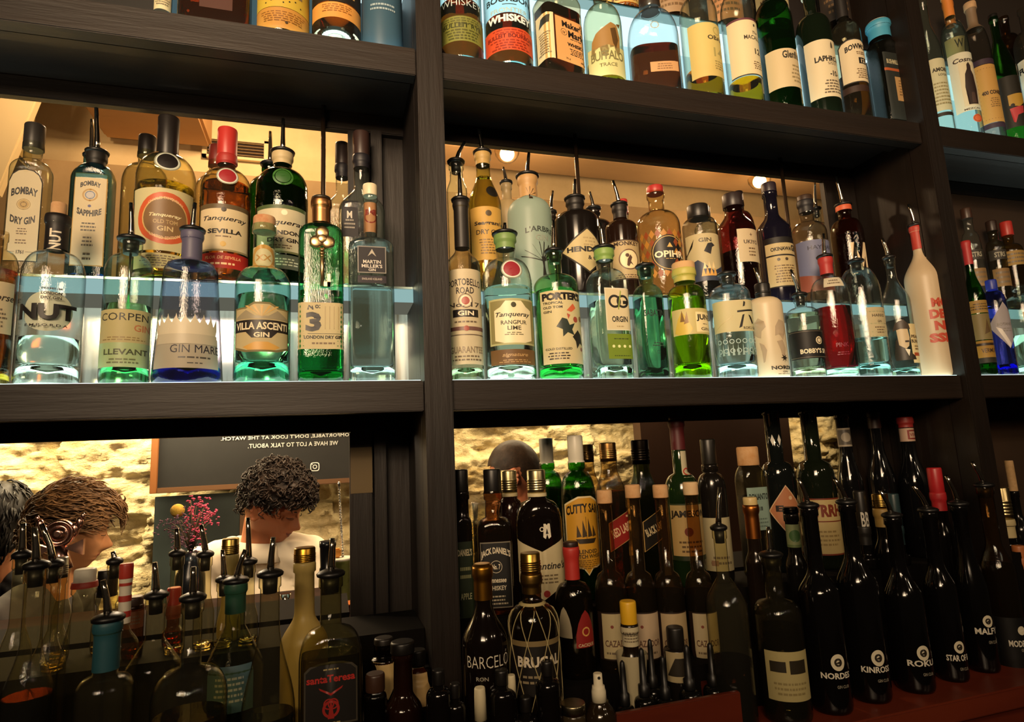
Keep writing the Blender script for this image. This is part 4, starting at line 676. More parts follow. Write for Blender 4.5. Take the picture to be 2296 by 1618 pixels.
gin('bottle of magenta-red gin with a red neck band', 'mf', (1872, 750, 92), (578, 622, 668), 30, ('s', 'eef0ec', .022, 'e4fff4'), 'dome', close=[('pour', 1846, 524), ('foil', 616, 'a82c28')], liq=('d8284a', 692),
    labs=[L(618, 640, .5, 'e0d4b8', [ml(.2, .8, 2)], name='neck_label'), L(752, 800, .8, None, [t('PINK', .6, .2, .4, '7a1c34'), ml(.1, .3, 2, '7a1c34', .5)], name='printing')])
gin('clear bottle wrapped in diagonal ripples with small cream label', 'mf', (1940, 740, 96), (588, 600, 668), 30, ('s', 'e8f4f2', .03, 'dcf6f4'), 'dome', close=[('pour', 1918, 545)], liq=('e0f0f0', 760), ribs=(.08, .82, 22, .02),
    labs=[L(688, 754, .62, 'd6c194', [t('HARRIS', .72, .1, .6, '4a3c28'), t('GIN', .52, .08, .2, '4a3c28'), ml(.1, .36, 3, BR, .5)], u0=.45)])
gin('slim dark-shouldered bottle whose label shows a man in a flat cap', 'mf', (2020, 760, 70), (580, 620, 680), 24, ('s', 'e8f0ec', .02, 'dcf6f0'), 'slope', close=[('pour', 1978, 535)], liq=('d8e4e2', 740),
    labs=[L(715, 818, 1.35, None, [r(.15, 1.0, .05, .9, 'e0cc96'), pg([(-.75, .2), (-.6, .55), (-.4, .62), (0, .3), (.3, .2), (.35, .12), (-.7, .12)], '2c2418'), pg([(-.45, .45), (-.5, .8), (-.2, .9), (.05, .8), (.1, .6), (.02, .42), (-.15, .36)], 'c8b088'), pg([(-.7, .76), (-.5, .94), (-.1, 1), (.15, .88), (.2, .78), (-.3, .8)], '382a1c'), r(-.15, .05, .5, .54, '2c2018'), pg([(-.2, .36), (-.05, .2), (.05, .34)], 'e8dcc0'), t('PEAKY', .62, .07, .4, '3a2c1c', u=.6, b=.03), t('BLINDER', .52, .07, .42, '3a2c1c', u=.6, b=.03), r(.25, .9, .2, .27, 'a84a24'), ml(.32, .44, 2, BR, .3, .6)], u0=.1)])
gin('tall white ceramic bottle with red capsule and stacked red letters', 'mf', (2082, 700, 92), (508, 562, 628), 28, ('f', 'cdb592', .1), 'slope', close=[('pour', 2037, 458), ('foil', 560, 'b23a2e')],
    labs=[L(664, 768, 1.2, None, [t('MO', .88, .2, .42, 'b8442c', u=.28, b=.06), t('DER', .63, .2, .56, 'b8442c', u=.28, b=.06), t('NE', .38, .2, .42, 'b8442c', u=.28, b=.06), t('SSIA', .12, .2, .7, 'b8442c', u=.28, b=.06)], name='letter_print')], nn=2)
# right bay, middle shelf
gin('green bottle with red capsule and brown paper labels, first past the right post', 'mf', (2196, 730, 50), (542, 608, 668), 20, ('s', '4f9040', .03, '2ab040'), 'slope', close=[('foil', 594, 'a82c2c')],
    labs=[L(672, 700, 1.4, 'b08a44', [ml(.2, .8, 3, '4a3414')]), L(702, 760, 1.4, '8c7a4c', [pg([(.0, .2), (.3, .8), (.5, .3)], '5a4426')]), L(762, 800, 1.4, 'a87a2c', [r(-1, 1, .7, .85, '2a1c10'), t('VERMUT', .4, .25, .6, '3a2410', u=.2)]), L(800, 812, 1.4, '2a2210')])
gin('blue glass bottle with a silvery diamond label', 'mf', (2240, 740, 58), (640, 652, 690), 26, ('s', '8088d8', .03, '3a48e8'), 'dome', close=[('cap', 628, '2a3a9c', 1.1)], labs=[L(676, 780, 1.5, 'b4aaa4', [t('BOTANIST', .52, .06, .5, '7c7468'), ml(.35, .45, 2, '8c8478', .3), pg([(-.6, .48), (0, 0), (.1, .1), (-.3, .42)], 'd8ccc0')], shape='diamond', u0=.3)])
gin('clear bottle with a cream label cut off by the right edge', 'mf', (2300, 740, 84), (640, 662, 690), 30, ('s', 'dfece6', .026, 'e8fff4'), 'dome', liq=('e0ece4', 752), labs=[L(696, 820, .9, 'd8b880', [t('PORTERS', .88, .1, .8, '1c1612', u=.1, b=.05), t('TROPICAL', .76, .035, .4, u=-.35), t('SINGLE', .7, .035, .3, u=-.4)], u0=.5)])
for a in (('brown-capped clear bottle at the back of the right bay', 2180, 46, 482, 520, 560, CLR, '3a2418'), ('dark wide-capped bottle at the back of the right bay', 2232, 46, 510, 540, 560, ('s', 'c8c0a8'), '2c1c14')):
    g2(a[0], 'mb', (a[1], 560, a[2]), (a[3], a[4], a[5]), 24, a[6], close=[('cap', a[3] - 14, a[7], 1.15)], labs=[L(558, 580, 1.2, '3c362c', [t('STRS', .5, .5, .5, 'a8a088')]), L(600, 640, 1.1, '9a7444', [ml(.1, .9, 3)])])
g2('amber-yellow bottle with gold label and red cap, rear right corner', 'mb', (2272, 600, 60), (520, 548, 565), 26, ('s', 'd0b878'), close=[('cap', 498, 'b03028', 1.2)], liq=('b8903c', 580), labs=[L(560, 592, 1.3, 'b8924c', [ml(.1, .9, 3)])])
# ================================================================ the mirrored room, built beyond back mirrors that are left open
def sw(name, *a, **k):
    o = boxo(name, *a, **k); o['kind'] = 'structure'; return o
sw('floor', -3.2, 4.6, -3, 3.0, -1.47, -1.451, textured('dark_floor', '1a120c', '2a1d14', 6, .5, (1, 1, 1), .05))
sw('wall_back', -3.2, 4.6, 2.95, 3.05, -1.45, 2.3, PLASTER)
sw('ceiling', -3.2, 4.6, 1.6, 3.05, 2.3, 2.35, PLASTER)
# rough stone lower wall
bm = bmesh.new(); NX, NZ = 640, 150; x0, x1, z0, z1 = -1.9, 3.4, -.85, .62; grid = []
for i in range(NX + 1):
    col_ = []
    for j in range(NZ + 1):
        x = x0 + (x1 - x0) * i / NX; z = z0 + (z1 - z0) * j / NZ
        dd = noise.fractal(Vector((x * 2.6, 0, z * 4.4)), .9, 2.1, 4) * .04 + abs(noise.noise(Vector((x * 5 + 9, 3, z * 11)))) * .035 + abs(noise.noise(Vector((x * 13 + z * 4, 7, z * 27)))) * .028 + abs(noise.noise(Vector((x * 31, 5, z * 60 + x * 9)))) * .012
        cc = noise.cell(Vector((x * 3.1 + noise.noise(Vector((x * 4, 0, z * 4))) * .8, 0, z * 6.3))) * .03
        col_.append(bm.verts.new((x, 2.84 - dd - cc, z + 1.45)))
    grid.append(col_)
for i in range(NX):
    for j in range(NZ): bm.faces.new((grid[i][j], grid[i + 1][j], grid[i + 1][j + 1], grid[i][j + 1])).smooth = True
st = mk('wall_stone', bm, STONE, None, (0, 0, -1.45)); st['kind'] = 'structure'
# cornice ledge, beam, vent and pale boards high on the plaster
BEI = textured('beige_render', '8c7450', 'a68c64', 5, .85, (1, 1, 1), .15)
sw('trim_1', -3.0, 4.4, 2.70, 2.949, .625, 1.265, BEI, bev=.01)
sw('trim_2', .30, 4.4, 2.45, 2.64, 1.365, 2.29, textured('beam_wood_painted', 'a8875c', 'bf9c6e', 4, .7, (.3, 1, 1), .1), bev=.01)
sw('trim_3', -.95, -.52, 2.60, 2.90, 1.475, 2.29, textured('beam_wood_painted2', 'b98a55', 'c99c66', 4, .7, (.3, 1, 1), .1), bev=.012)
sw('trim_4', -2.6, -1.12, 2.55, 2.68, 1.20, 2.29, textured('olive_panel', '7f6a3a', '94804a', 4, .8, (1, 1, 1), .1), bev=.01)
bm = bmesh.new(); box(bm, -.055, .055, -.02, .02, 0, .80, 0, .006)
pb = mk('trim_5', bm, paint('cdb98c', .6), None, (-1.19, 2.50, 1.02)); pb.rotation_euler = (0, math.radians(14), 0); pb['kind'] = 'structure'
a = P_at(455, 303, 2.93); b = P_at(592, 357, 2.93)
vent = thing('air_vent', (a.x, 2.93, 1.44), 'white framed ceiling-height air vent with dark slats on the lit cream wall', 'vent')
wv = b.x - a.x + .02; hv = .105; bm = bmesh.new()
for q in ((0, wv, 0, .014), (0, wv, hv - .014, hv), (0, .02, 0, hv), (wv - .02, wv, 0, hv)): box(bm, q[0], q[1], -.012, .006, q[2], q[3], 0, .001)
box(bm, wv * .42, wv * .48, -.012, .006, 0, hv); mk('vent_frame', bm, paint('dcc596', .6), vent)
bm = bmesh.new(); box(bm, .015, wv - .015, .004, .008, .01, hv - .01); mk('vent_backing', bm, paint('2a1c0e', .8), vent)
bm = bmesh.new()
for i in range(5): box(bm, .02, wv - .02, -.006, .003, .022 + i * .0155, .026 + i * .0155)
mk('slats', bm, paint('7a6038', .7), vent)
for (px, py, lab) in ((1137, 345, 'glowing round ceiling bulb seen above the frosted tree bottle'), (1703, 407, 'glowing round ceiling bulb seen above the deep navy bottle')):
    p = P_at(px, py, 2.25); lp = thing('globe_lamp', (p.x, 2.25, p.z), lab, 'lamp', 'round bulbs along the ceiling beam')
    bm = bmesh.new(); ball(bm, (0, 0, 0), .030, sub=3); mk('bulb', bm, emis('ffe2a0', 18, 'bulb_glass'), lp)
    bm = bmesh.new(); lathe(bm, [(.022, .018), (.03, .022), (.06, .022), (.07, .012), (2.3 - p.z - .003, .010)], 16); mk('lamp_holder', bm, paint('3a2c1c', .5), lp)
    bm = bmesh.new(); pr = [(.018, .052), (-.002, .050), (-.022, .038), (-.034, .02), (-.037, .004)]; lathe(bm, pr, 24, 0, cap=False); mk('glass_bowl', bm, glass_shell('f8e8c8'), lp)
    light('POINT', 'globe_lamp_light', (p.x, 2.20, p.z - .07), 16, WARM, .03)
light('POINT', 'globe_lamp_light', (-.35, 2.2, 1.50), 36, WARM, .05); light('POINT', 'globe_lamp_light', (-1.0, 2.1, 1.45), 8, WARM, .05)  # unseen bulb lights added out of view to brighten the left wall
# blackboards
DKW = paint('2a1c10', .6)
Yb = 2.62; bx0, bx1, bz0 = -.241 * Yb, .34, -.029 * Yb
bb = thing('blackboard', ((bx0 + bx1) / 2, Yb, bz0), 'large blackboard with back-to-front white capitals above the man in white', 'blackboard')
def rel(o, root): o.location = (o.location.x - root.location.x, o.location.y - root.location.y, o.location.z - root.location.z); o.parent = root; return o
rel(boxo('board_panel', bx0 + .012, bx1, Yb, Yb + .02, bz0 + .02, .60, CHALK), bb)
rel(boxo('wood_frame', bx0 - .012, bx0 + .012, Yb - .01, Yb + .02, bz0, .60, paint('7a4a1c', .5), bev=.002), bb)
rel(boxo('wood_frame', bx0 + .0125, bx1, Yb - .01, Yb + .02, bz0, bz0 + .02, paint('5a3c1e', .5), bev=.002), bb)
def board_text(s, xa, xb, y, hpx, root):
    vs, fs, wd = text_geo(s, .02, 0, 1.05); p = P_at((xa + xb) / 2, y, Yb); w = X_at(xb, y, Yb) - X_at(xa, y, Yb); h = hpx / 1600 * Yb
    bm = bmesh.new(); vv = [bm.verts.new((p.x - root.location.x - x * w / wd, -.0015, p.z + EYE - root.location.z + yy * h)) for x, yy in vs]
    for f in fs: bm.faces.new([vv[i] for i in f][::-1])
    mk('lettering', bm, paint('b4b8b4', .7), root)
rel(boxo('wall_batten', bx0 + .1, bx0 + .14, Yb + .0205, 2.90, bz0 + .1, bz0 + .14, DKW), bb); rel(boxo('wall_batten', bx1 - .2, bx1 - .16, Yb + .0205, 2.90, bz0 + .1, bz0 + .14, DKW), bb)
board_text("COMFORTABLE, DON'T LOOK AT THE WATCH.", 500, 796, 979, 10.5, bb); board_text('WE HAVE A LOT TO TALK ABOUT.', 558, 760, 996, 10.5, bb)
p = P_at(706, 1046, Yb); bm = bmesh.new()
def rr_ring(bm, cx, cz, R, th, n=4.0):
    ring = []
    for i in range(40):
        aa = 2 * math.pi * i / 40; c, s = math.cos(aa), math.sin(aa); k = 1 / ((abs(c) ** n + abs(s) ** n) ** (1 / n)); ring.append([bm.verts.new((cx + c * k * q, -.0015, cz + s * k * q)) for q in (R, R - th)])
    for i in range(40): j = (i + 1) % 40; bm.faces.new((ring[i][0], ring[j][0], ring[j][1], ring[i][1]))
cx, cz = p.x - bb.location.x, p.z + EYE - bb.location.z
rr_ring(bm, cx, cz, .0175, .003); rr_ring(bm, cx, cz, .0085, .0028, 2.0); rr_ring(bm, cx - .010, cz + .010, .002, .0015, 2.0)
mk('camera_icon', bm, paint('d8dad8', .7), bb)
lb2 = thing('small_blackboard', (-.47, 2.66, -.75), 'smaller slate board with a wood frame below the big blackboard', 'blackboard')
rel(boxo('board_panel', -.635, -.335, 2.66, 2.68, -.75, -.09, textured('blue_slate', '1c2626', '2a3634', 8, .6, (1, 1, 1), .05)), lb2); rel(boxo('wood_frame', -.334, -.318, 2.65, 2.68, -.75, -.09, paint('5a3c1e', .5)), lb2)
rel(boxo('wall_batten', -.5, -.46, 2.6805, 2.90, -.5, -.46, DKW), lb2)
DKP = textured('brown_cladding', '2c1a0e', '40281a', 3, .5, (1, 1, .2), .05)
sw('wall_panel', 1.385, 2.22, 2.55, 2.62, -1.45, .62, DKP); sw('wall_panel', 2.62, 4.3, 2.55, 2.62, -1.45, .62, DKP)
# far counter carrying the jars and the flowers
fc = thing('serving_counter', (0, 1.75, -1.45), 'dark serving counter on the far side carrying jars and dried flowers', 'counter')
rel(boxo('counter_top', -1.4, 1.2, 1.42, 1.80, -.36, -.325, textured('matt_dark_wood', '1a0e08', '2a1810', 14, .9, (.15, 1, 1), .1, spec=.1), bev=.004), fc); rel(boxo('counter_body', -1.35, 1.15, 1.46, 1.77, -1.45, -.361, DKP), fc)

# ---------------------------------------------------------------- people
def capsule(bm, a, b, ra, rb, seg=16):
    a, b = Vector(a), Vector(b); d_ = (b - a); q = d_.normalized().to_track_quat('Z', 'Y'); rings = []
    prof = [(-ra * math.cos(t_), ra * math.sin(t_), 0) for t_ in (.25, .6, 1.0, 1.3)] + [(0, ra, 0), (0, rb, 1)] + [(rb * math.cos(t_), rb * math.sin(t_), 1) for t_ in (1.3, 1.0, .6, .25)]
    for off, r_, e in prof:
        c = a + q @ Vector((0, 0, off)) if e == 0 else b + q @ Vector((0, 0, off))
        rings.append([bm.verts.new(c + q @ Vector((math.cos(2 * math.pi * k / seg) * r_, math.sin(2 * math.pi * k / seg) * r_, 0))) for k in range(seg)])
    for u, v in zip(rings, rings[1:]):
        for k in range(seg): bm.faces.new((u[k], u[(k + 1) % seg], v[(k + 1) % seg], v[k]))
    bm.faces.new(rings[0][::-1]); bm.faces.new(rings[-1])
def sm(a, b, x):
    q = max(0, min(1, (x - a) / (b - a))); return q * q * (3 - 2 * q)
def gs(x, m_, s): return math.exp(-((x - m_) / s) ** 2)
def head_geo(bm, M, open_=0):
    """skull, jaw, brow, nose, lips, chin and ears in head space: +X face, +Z crown"""
    b2 = bmesh.new(); bmesh.ops.create_uvsphere(b2, u_segments=72, v_segments=56, radius=1)
    for v in b2.verts:
        x, y, z = v.co; X, Y_, Z_ = x * .098, y * .077, z * .118
        low = sm(.0, -.10, Z_); f = sm(-.02, .05, X)
        Y_ *= 1 - .38 * low * f - .12 * low; X *= 1 - .30 * low * (1 - f)
        if X > 0: X = X * (1 - .10 * gs(Z_, .0, .05)) + low * .004
        c = gs(Y_, 0, .011) * f; front = f * sm(.2, .9, x)
        X += gs(Y_, 0, .0105) * front * (.026 * gs(Z_, -.030, .015) + .014 * gs(Z_, -.010, .018))             # nose
        X += gs(abs(Y_), .012, .007) * front * .007 * gs(Z_, -.034, .009)                                      # nostril wings
        X += front * .006 * gs(Z_, .022, .011) * (1 - gs(Y_, 0, .008) * .5)                                     # brow
        X -= front * .013 * gs(Z_, .004, .012) * gs(abs(Y_), .030, .016)                                        # eye sockets
        X += front * .0045 * gs(Z_, .003, .008) * gs(abs(Y_), .030, .011)                                       # eyelids over the eyeballs
        X += front * gs(Y_, 0, .022) * (.006 * gs(Z_, -.058, .005) + .006 * gs(Z_, -.068, .005) - .004 * gs(Z_, -.063, .003))   # lips
        X += front * .009 * gs(Z_, -.094, .014) * gs(Y_, 0, .024)                                               # chin
        X += front * .004 * gs(abs(Y_), .042, .016) * gs(Z_, -.022, .018)                                       # cheekbones
        v.co = Vector((X, Y_, Z_))
    for s in (-1, 1):                                                                                            # ears
        for k in range(10):
            aa = k * 2 * math.pi / 10; c0 = Vector((-.004 - .012 * math.cos(aa), s * (.079 + .004 * math.cos(aa)), -.008 + .026 * math.sin(aa) + .0)); b3 = bmesh.new(); bmesh.ops.create_icosphere(b3, subdivisions=2, radius=.0065)
            for v in b3.verts: v.co += c0
            merge(b2, b3)
        b3 = bmesh.new(); bmesh.ops.create_icosphere(b3, subdivisions=2, radius=1)
        for v in b3.verts: v.co = Vector((v.co.x * .012 - .002, v.co.y * .006 + s * .075, v.co.z * .022 - .010))
        merge(b2, b3)
    for v in b2.verts: v.co = M @ v.co
    merge(bm, b2)
def remesh(name, bm, mat, parent, vox, smooth_it=4, disp=None):
    o = mk(name, bm, mat, parent); md = o.modifiers.new('r', 'REMESH'); md.mode = 'VOXEL'; md.voxel_size = vox
    ms = o.modifiers.new('s', 'SMOOTH'); ms.iterations = smooth_it; ms.factor = .5
    dg = bpy.context.evaluated_depsgraph_get(); dg.update(); me = bpy.data.meshes.new_from_object(o.evaluated_get(dg)); o.modifiers.clear(); old = o.data; o.data = me; bpy.data.meshes.remove(old)
    me.polygons.foreach_set('use_smooth', [True] * len(me.polygons))
    if disp:
        dat = [(Vector(v.co), Vector(v.normal)) for v in me.vertices]; flat = []
        for c_, n_ in dat: flat.extend(c_ + disp(c_, n_))
        me.vertices.foreach_set('co', flat); me.update()
    return o
def skin_mat(c):
    key = ('skin', c)
    if key in MC: return MC[key]
    m_, nt, out = newmat('skin'); b = N(nt, 'ShaderNodeBsdfPrincipled', Roughness=.5); b.inputs['Base Color'].default_value = (*hexc(c), 1); b.inputs['Subsurface Weight'].default_value = .15; b.inputs['Subsurface Radius'].default_value = (.01, .004, .002)
    no = N(nt, 'ShaderNodeTexNoise', Scale=160.0); bp = N(nt, 'ShaderNodeBump', Strength=.15, Distance=.001); nt.links.new(no.outputs[0], bp.inputs['Height']); nt.links.new(bp.outputs[0], b.inputs['Normal'])
    nt.links.new(b.outputs[0], out.inputs[0]); MC[key] = m_; return m_
def person(label, hp, Mh, skin, hairc, hairspec, torso, shirtc, shirtname='shirt', vox=.0035, groupsm=None):
    """hp head centre (eye-relative); Mh head rotation; torso: dict of joints"""
    root = thing('person', (hp.x, hp.y, -1.45), label, 'person'); o0 = Vector((hp.x, hp.y, -1.45)); T = lambda v: Vector(v) - o0
    MH = Matrix.Translation(T(hp)) @ Mh.to_4x4(); bm = bmesh.new(); head_geo(bm, MH)
    nk = torso['neck']; ch = torso['chest']; hpz = torso['hip']
    skull_base = MH @ Vector((-.025, 0, -.055)); capsule(bm, T(nk), skull_base, .062, .054); capsule(bm, T(ch), T(nk), .10, .055)
    capsule(bm, T(hpz), T(ch), .14, .13)
    for s in (0, 1):
        sh, el, wr = torso['arms'][s]; capsule(bm, T(nk) * .35 + T(sh) * .65, T(sh), .055, .055); capsule(bm, T(sh), T(el), .050, .040); capsule(bm, T(el), T(wr), .038, .027)
        hd = (Vector(wr) - Vector(el)).normalized(); capsule(bm, T(wr), T(Vector(wr) + hd * .06), .030, .034)
        side = hd.cross(Vector((0, 0, 1))).normalized()
        for k in range(4):
            st_ = Vector(wr) + hd * .075 + side * (k - 1.5) * .019; capsule(bm, T(st_), T(st_ + hd * (.055 + .01 * (k in (1, 2))) + Vector((0, 0, -.02))), .009, .0075, 8)
        capsule(bm, T(Vector(wr) + hd * .03 + side * .03), T(Vector(wr) + hd * .07 + side * .055), .011, .009, 8)
        lx = (s - .5) * .2; hp_ = Vector(hpz) + Vector((lx, 0, -.04)); kn = Vector((hp_.x, hp_.y - .02, -.98)); ft = Vector((hp_.x, hp_.y + .02, -1.39))
        capsule(bm, T(hp_), T(kn), .085, .06); capsule(bm, T(kn), T(ft), .058, .042); capsule(bm, T(ft + Vector((0, 0, -.02))), T(ft + Vector((0, -.14, -.03))), .038, .030)
    body = remesh('body', bm, [skin_mat(skin), paint('8a4038', .5)], root, vox, 3)
    Mi = MH.inverted()
    for p_ in body.data.polygons:
        c = Mi @ p_.center
        if c.x > .085 and -.074 < c.z < -.053 and abs(c.y) < .022: p_.material_index = 1
    # clothes
    bm = bmesh.new(); capsule(bm, T(ch), T(Vector(nk) + (Vector(ch) - Vector(nk)) * .24), .145, .082); capsule(bm, T(hpz), T(ch), .165, .155)
    for s in (0, 1):
        sh, el, wr = torso['arms'][s]; capsule(bm, T(nk) * .5 + T(sh) * .5, T(sh), .075, .072); capsule(bm, T(sh), T(el), .072, .060); capsule(bm, T(el), T(Vector(el).lerp(Vector(wr), .8)), .058, .050)
    def fold(v, n): return n * (.014 * abs(noise.noise(Vector((v.x * 9, v.y * 9, v.z * 5)))) + .010 * abs(noise.noise(Vector((v.x * 20 + v.z * 14, v.y * 20, v.z * 9)))) - .006)
    remesh(shirtname, bm, shirtc, root, .007, 4, fold)
    if torso.get('collar'):
        bm = bmesh.new(); K = 28; cN = Vector(nk) + Vector((0, 0, .01)); q = (MH.to_3x3() @ Vector((1, 0, 0))); fa = math.atan2(q.y, q.x); rings = []
        for i in range(K + 1):
            aa = fa + .28 + (2 * math.pi - .56) * i / K; dd = 1 - abs(i - K / 2) / (K / 2)
            rings.append([bm.verts.new(T(cN + Vector((math.cos(aa) * rr_, math.sin(aa) * rr_, zz)))) for rr_, zz in ((.070, -.012), (.070, .034 * (.35 + .65 * dd)), (.079, .036 * (.35 + .65 * dd)), (.098, -.022 - .02 * (1 - dd)))])
        for u, v in zip(rings, rings[1:]):
            for k in range(3): bm.faces.new((u[k], v[k], v[k + 1], u[k + 1]))
        o = mk('collar', bm, shirtc, root, None, True); o.modifiers.new('t', 'SOLIDIFY').thickness = .003
    bm = bmesh.new(); capsule(bm, T(hpz), T(Vector(hpz) + Vector((0, 0, .08))), .172, .168)
    for s in (0, 1):
        lx = (s - .5) * .2; hp_ = Vector(hpz) + Vector((lx, 0, -.04)); kn = Vector((hp_.x, hp_.y - .02, -.98)); ft = Vector((hp_.x, hp_.y + .02, -1.36)); capsule(bm, T(hp_), T(kn), .10, .075); capsule(bm, T(kn), T(ft), .074, .060)
    remesh('trousers', bm, paint('14141a', .8), root, .012)
    # hair: a cap over the skull plus many locks lying on it
    hs = hairspec; rng = random.Random(hs.get('seed', 1)); bm = bmesh.new(); b2 = bmesh.new(); bmesh.ops.create_icosphere(b2, subdivisions=5, radius=1)
    low = hs.get('low', .03); hfront = hs.get('front', .045); vol = hs.get('vol', .012); amp = hs.get('amp', .006)
    def lim(x, y): # hairline height as a function of direction round the head
        f = sm(.25, .85, x); return (hfront * f) + (-(low + .03) * sm(.0, -.8, x)) * (1 - f) + (.0 if x > -.1 else 0)
    for v in b2.verts:
        n_ = v.co.copy(); up = sm(-.2, .9, n_.z); vv = vol * (.45 + .75 * up + hs.get('fringe', 0) * sm(.3, .9, n_.x) * up)
        p_ = Vector((n_.x * (.098 + vv), n_.y * (.077 + vv), n_.z * (.118 + vv))); p_ += n_ * amp * (noise.noise(n_ * 5.5) + .6 * noise.noise(n_ * 12)); v.co = p_
    kill = [v for v in b2.verts if v.co.z < lim(v.co.x / .1, v.co.y) or (abs(v.co.x + .002) < .022 and abs(v.co.y) > .06 and v.co.z < .022)]
    bmesh.ops.delete(b2, geom=kill, context='VERTS'); locks = []
    vs_ = [v.co.copy() for v in b2.verts]
    for f in b2.faces: f.smooth = True
    bmesh.ops.solidify(b2, geom=b2.faces[:], thickness=-.006) if False else None
    for v in b2.verts: v.co = MH @ v.co
    merge(bm, b2)
    for i in range(hs.get('locks', 300)):
        p0 = vs_[rng.randrange(len(vs_))]; n_ = Vector((p0.x / .0096, p0.y / .006, p0.z / .014)).normalized(); ln = rng.uniform(*hs.get('len', (.015, .035)))
        flow = (Vector(hs.get('flow', (.6, 0, -.2))) + Vector((rng.uniform(-1, 1), rng.uniform(-1, 1), rng.uniform(-1, 1))) * hs.get('mess', .5)); flow = (flow - n_ * flow.dot(n_)).normalized(); sd = n_.cross(flow); pts = []; cu = hs.get('curl', .006); ph = rng.uniform(0, 6)
        for k in range(7):
            q = k / 6; pts.append(MH @ (p0 + flow * ln * q + n_ * (.0015 + math.sin(q * math.pi) * .004 + cu * .5 * (1 + math.sin(ph + q * 6))) + sd * cu * math.cos(ph + q * 6)))
        rr_ = rng.uniform(.0018, .0036) * hs.get('thick', 1); tube(bm, pts, [rr_ * .6, rr_, rr_ * 1.1, rr_ * 1.1, rr_, rr_ * .7, rr_ * .3], 6)
    mk('hair', bm, textured('hair_' + hairc, hairc, hs.get('hi', '4a3826'), 120, .55, (1, 1, 1), .4, .001, 4, .25), root)
    # eyebrows, lashes
    bm = bmesh.new()
    for s in (-1, 1):
        tube(bm, [MH @ Vector((.094 - .012 * abs(k), s * (.012 + .012 * k), .020 + .002 * math.sin(k))) for k in range(4)], [.002, .0032, .003, .0012], 6)
        tube(bm, [MH @ Vector((.091 - .003 * k * k * .4, s * (.018 + .007 * k), .001 - .001 * math.sin(k))) for k in range(4)], .0011, 5)
    mk('eyebrows', bm, paint(hairc, .6), root)
    return root
def basis(fwd, up):
    f = Vector(fwd).normalized(); u = Vector(up); u = (u - f * u.dot(f)).normalized(); l = u.cross(f); return Matrix((f, l, u)).transposed()
Pp = lambda px, py, Y: P_at(px, py, Y)
# bartender bending over his work
hp = Pp(614, 1134, 2.15); nk = Pp(582, 1234, 2.20); ch = Pp(595, 1330, 2.24)
person('curly dark-haired person in white open-collar shirt, bending and looking down', hp, basis((.80, -.48, -.42), (.34, -.30, .88)), 'c47a52', '0f0b09',
    dict(vol=.026, amp=.012, locks=900, curl=.007, mess=1.2, len=(.015, .032), thick=.8, hi='2c2018', front=.040, fringe=.5, low=.0, seed=3),
    dict(neck=nk, chest=Pp(590, 1345, 2.26), hip=Vector((nk.x - .05, 2.30, -.62)), collar=True,
         arms=((nk + Vector((-.17, .03, -.045)), nk + Vector((-.19, -.04, -.32)), nk + Vector((-.05, -.17, -.40))), (nk + Vector((.155, .0, -.04)), nk + Vector((.22, -.04, -.30)), nk + Vector((.05, -.17, -.38))))), paint('e8dcc4', .8, name='cotton'))
hp = Pp(152, 1190, 2.05); nk = hp + Vector((-.045, .03, -.17))
person('person with swept brown hair turned away toward the stone wall', hp, basis((.90, .30, -.20), (.15, 0, 1)), 'b07a50', '3a2819',
    dict(vol=.016, amp=.008, locks=900, curl=.003, mess=.4, flow=(.9, 0, .1), len=(.03, .06), thick=.7, hi='7a5a38', front=.05, fringe=1.2, low=.03, seed=5),
    dict(neck=nk, chest=nk + Vector((-.02, .03, -.22)), hip=nk + Vector((-.03, .05, -.55)), arms=((nk + Vector((-.05, -.18, -.06)), nk + Vector((-.02, -.24, -.34)), nk + Vector((.14, -.22, -.42))), (nk + Vector((.0, .17, -.06)), nk + Vector((-.0, .2, -.34)), nk + Vector((.06, .16, -.46))))), paint('2a2622', .8, name='dark_cotton'), 'sweater')
hp = Pp(-6, 1180, 2.46); nk = hp + Vector((-.01, .02, -.17))
person('person with round black hair at the left edge, back turned', hp, basis((-.3, 1, 0), (0, 0, 1)), '8a5a3c', '0c0a09',
    dict(vol=.024, amp=.004, locks=260, curl=.002, mess=.3, flow=(-.3, 0, -1), len=(.03, .05), hi='100d0b', front=.04, low=.07, seed=8),
    dict(neck=nk, chest=nk + Vector((-.0, .02, -.22)), hip=nk + Vector((-.0, .03, -.55)), arms=((nk + Vector((-.18, -.0, -.06)), nk + Vector((-.24, -.0, -.34)), nk + Vector((-.2, .14, -.42))), (nk + Vector((.18, .0, -.06)), nk + Vector((.22, .0, -.34)), nk + Vector((.15, .16, -.42))))), paint('17191c', .8), 'sweater')
hp = Pp(1155, 1062, 2.2); nk = hp + Vector((.04, .02, -.17))
person('person with cropped dark hair behind the square black-label whiskey bottle', hp, basis((-.86, .35, -.15), (0, 0, 1)), 'b06a48', '1a1310',
    dict(vol=.007, amp=.001, locks=0, thick=.5, curl=.001, mess=.4, flow=(.8, 0, -.3), len=(.01, .02), hi='3a2a1c', front=.045, low=.05, seed=9),
    dict(neck=nk, chest=nk + Vector((.02, .03, -.22)), hip=nk + Vector((.02, .03, -.55)), arms=((nk + Vector((-.02, -.18, -.06)), nk + Vector((-.05, -.24, -.34)), nk + Vector((-.2, -.2, -.42))), (nk + Vector((.04, .18, -.06)), nk + Vector((.04, .24, -.34)), nk + Vector((-.1, .2, -.42))))), paint('17181d', .8), 'sweater')

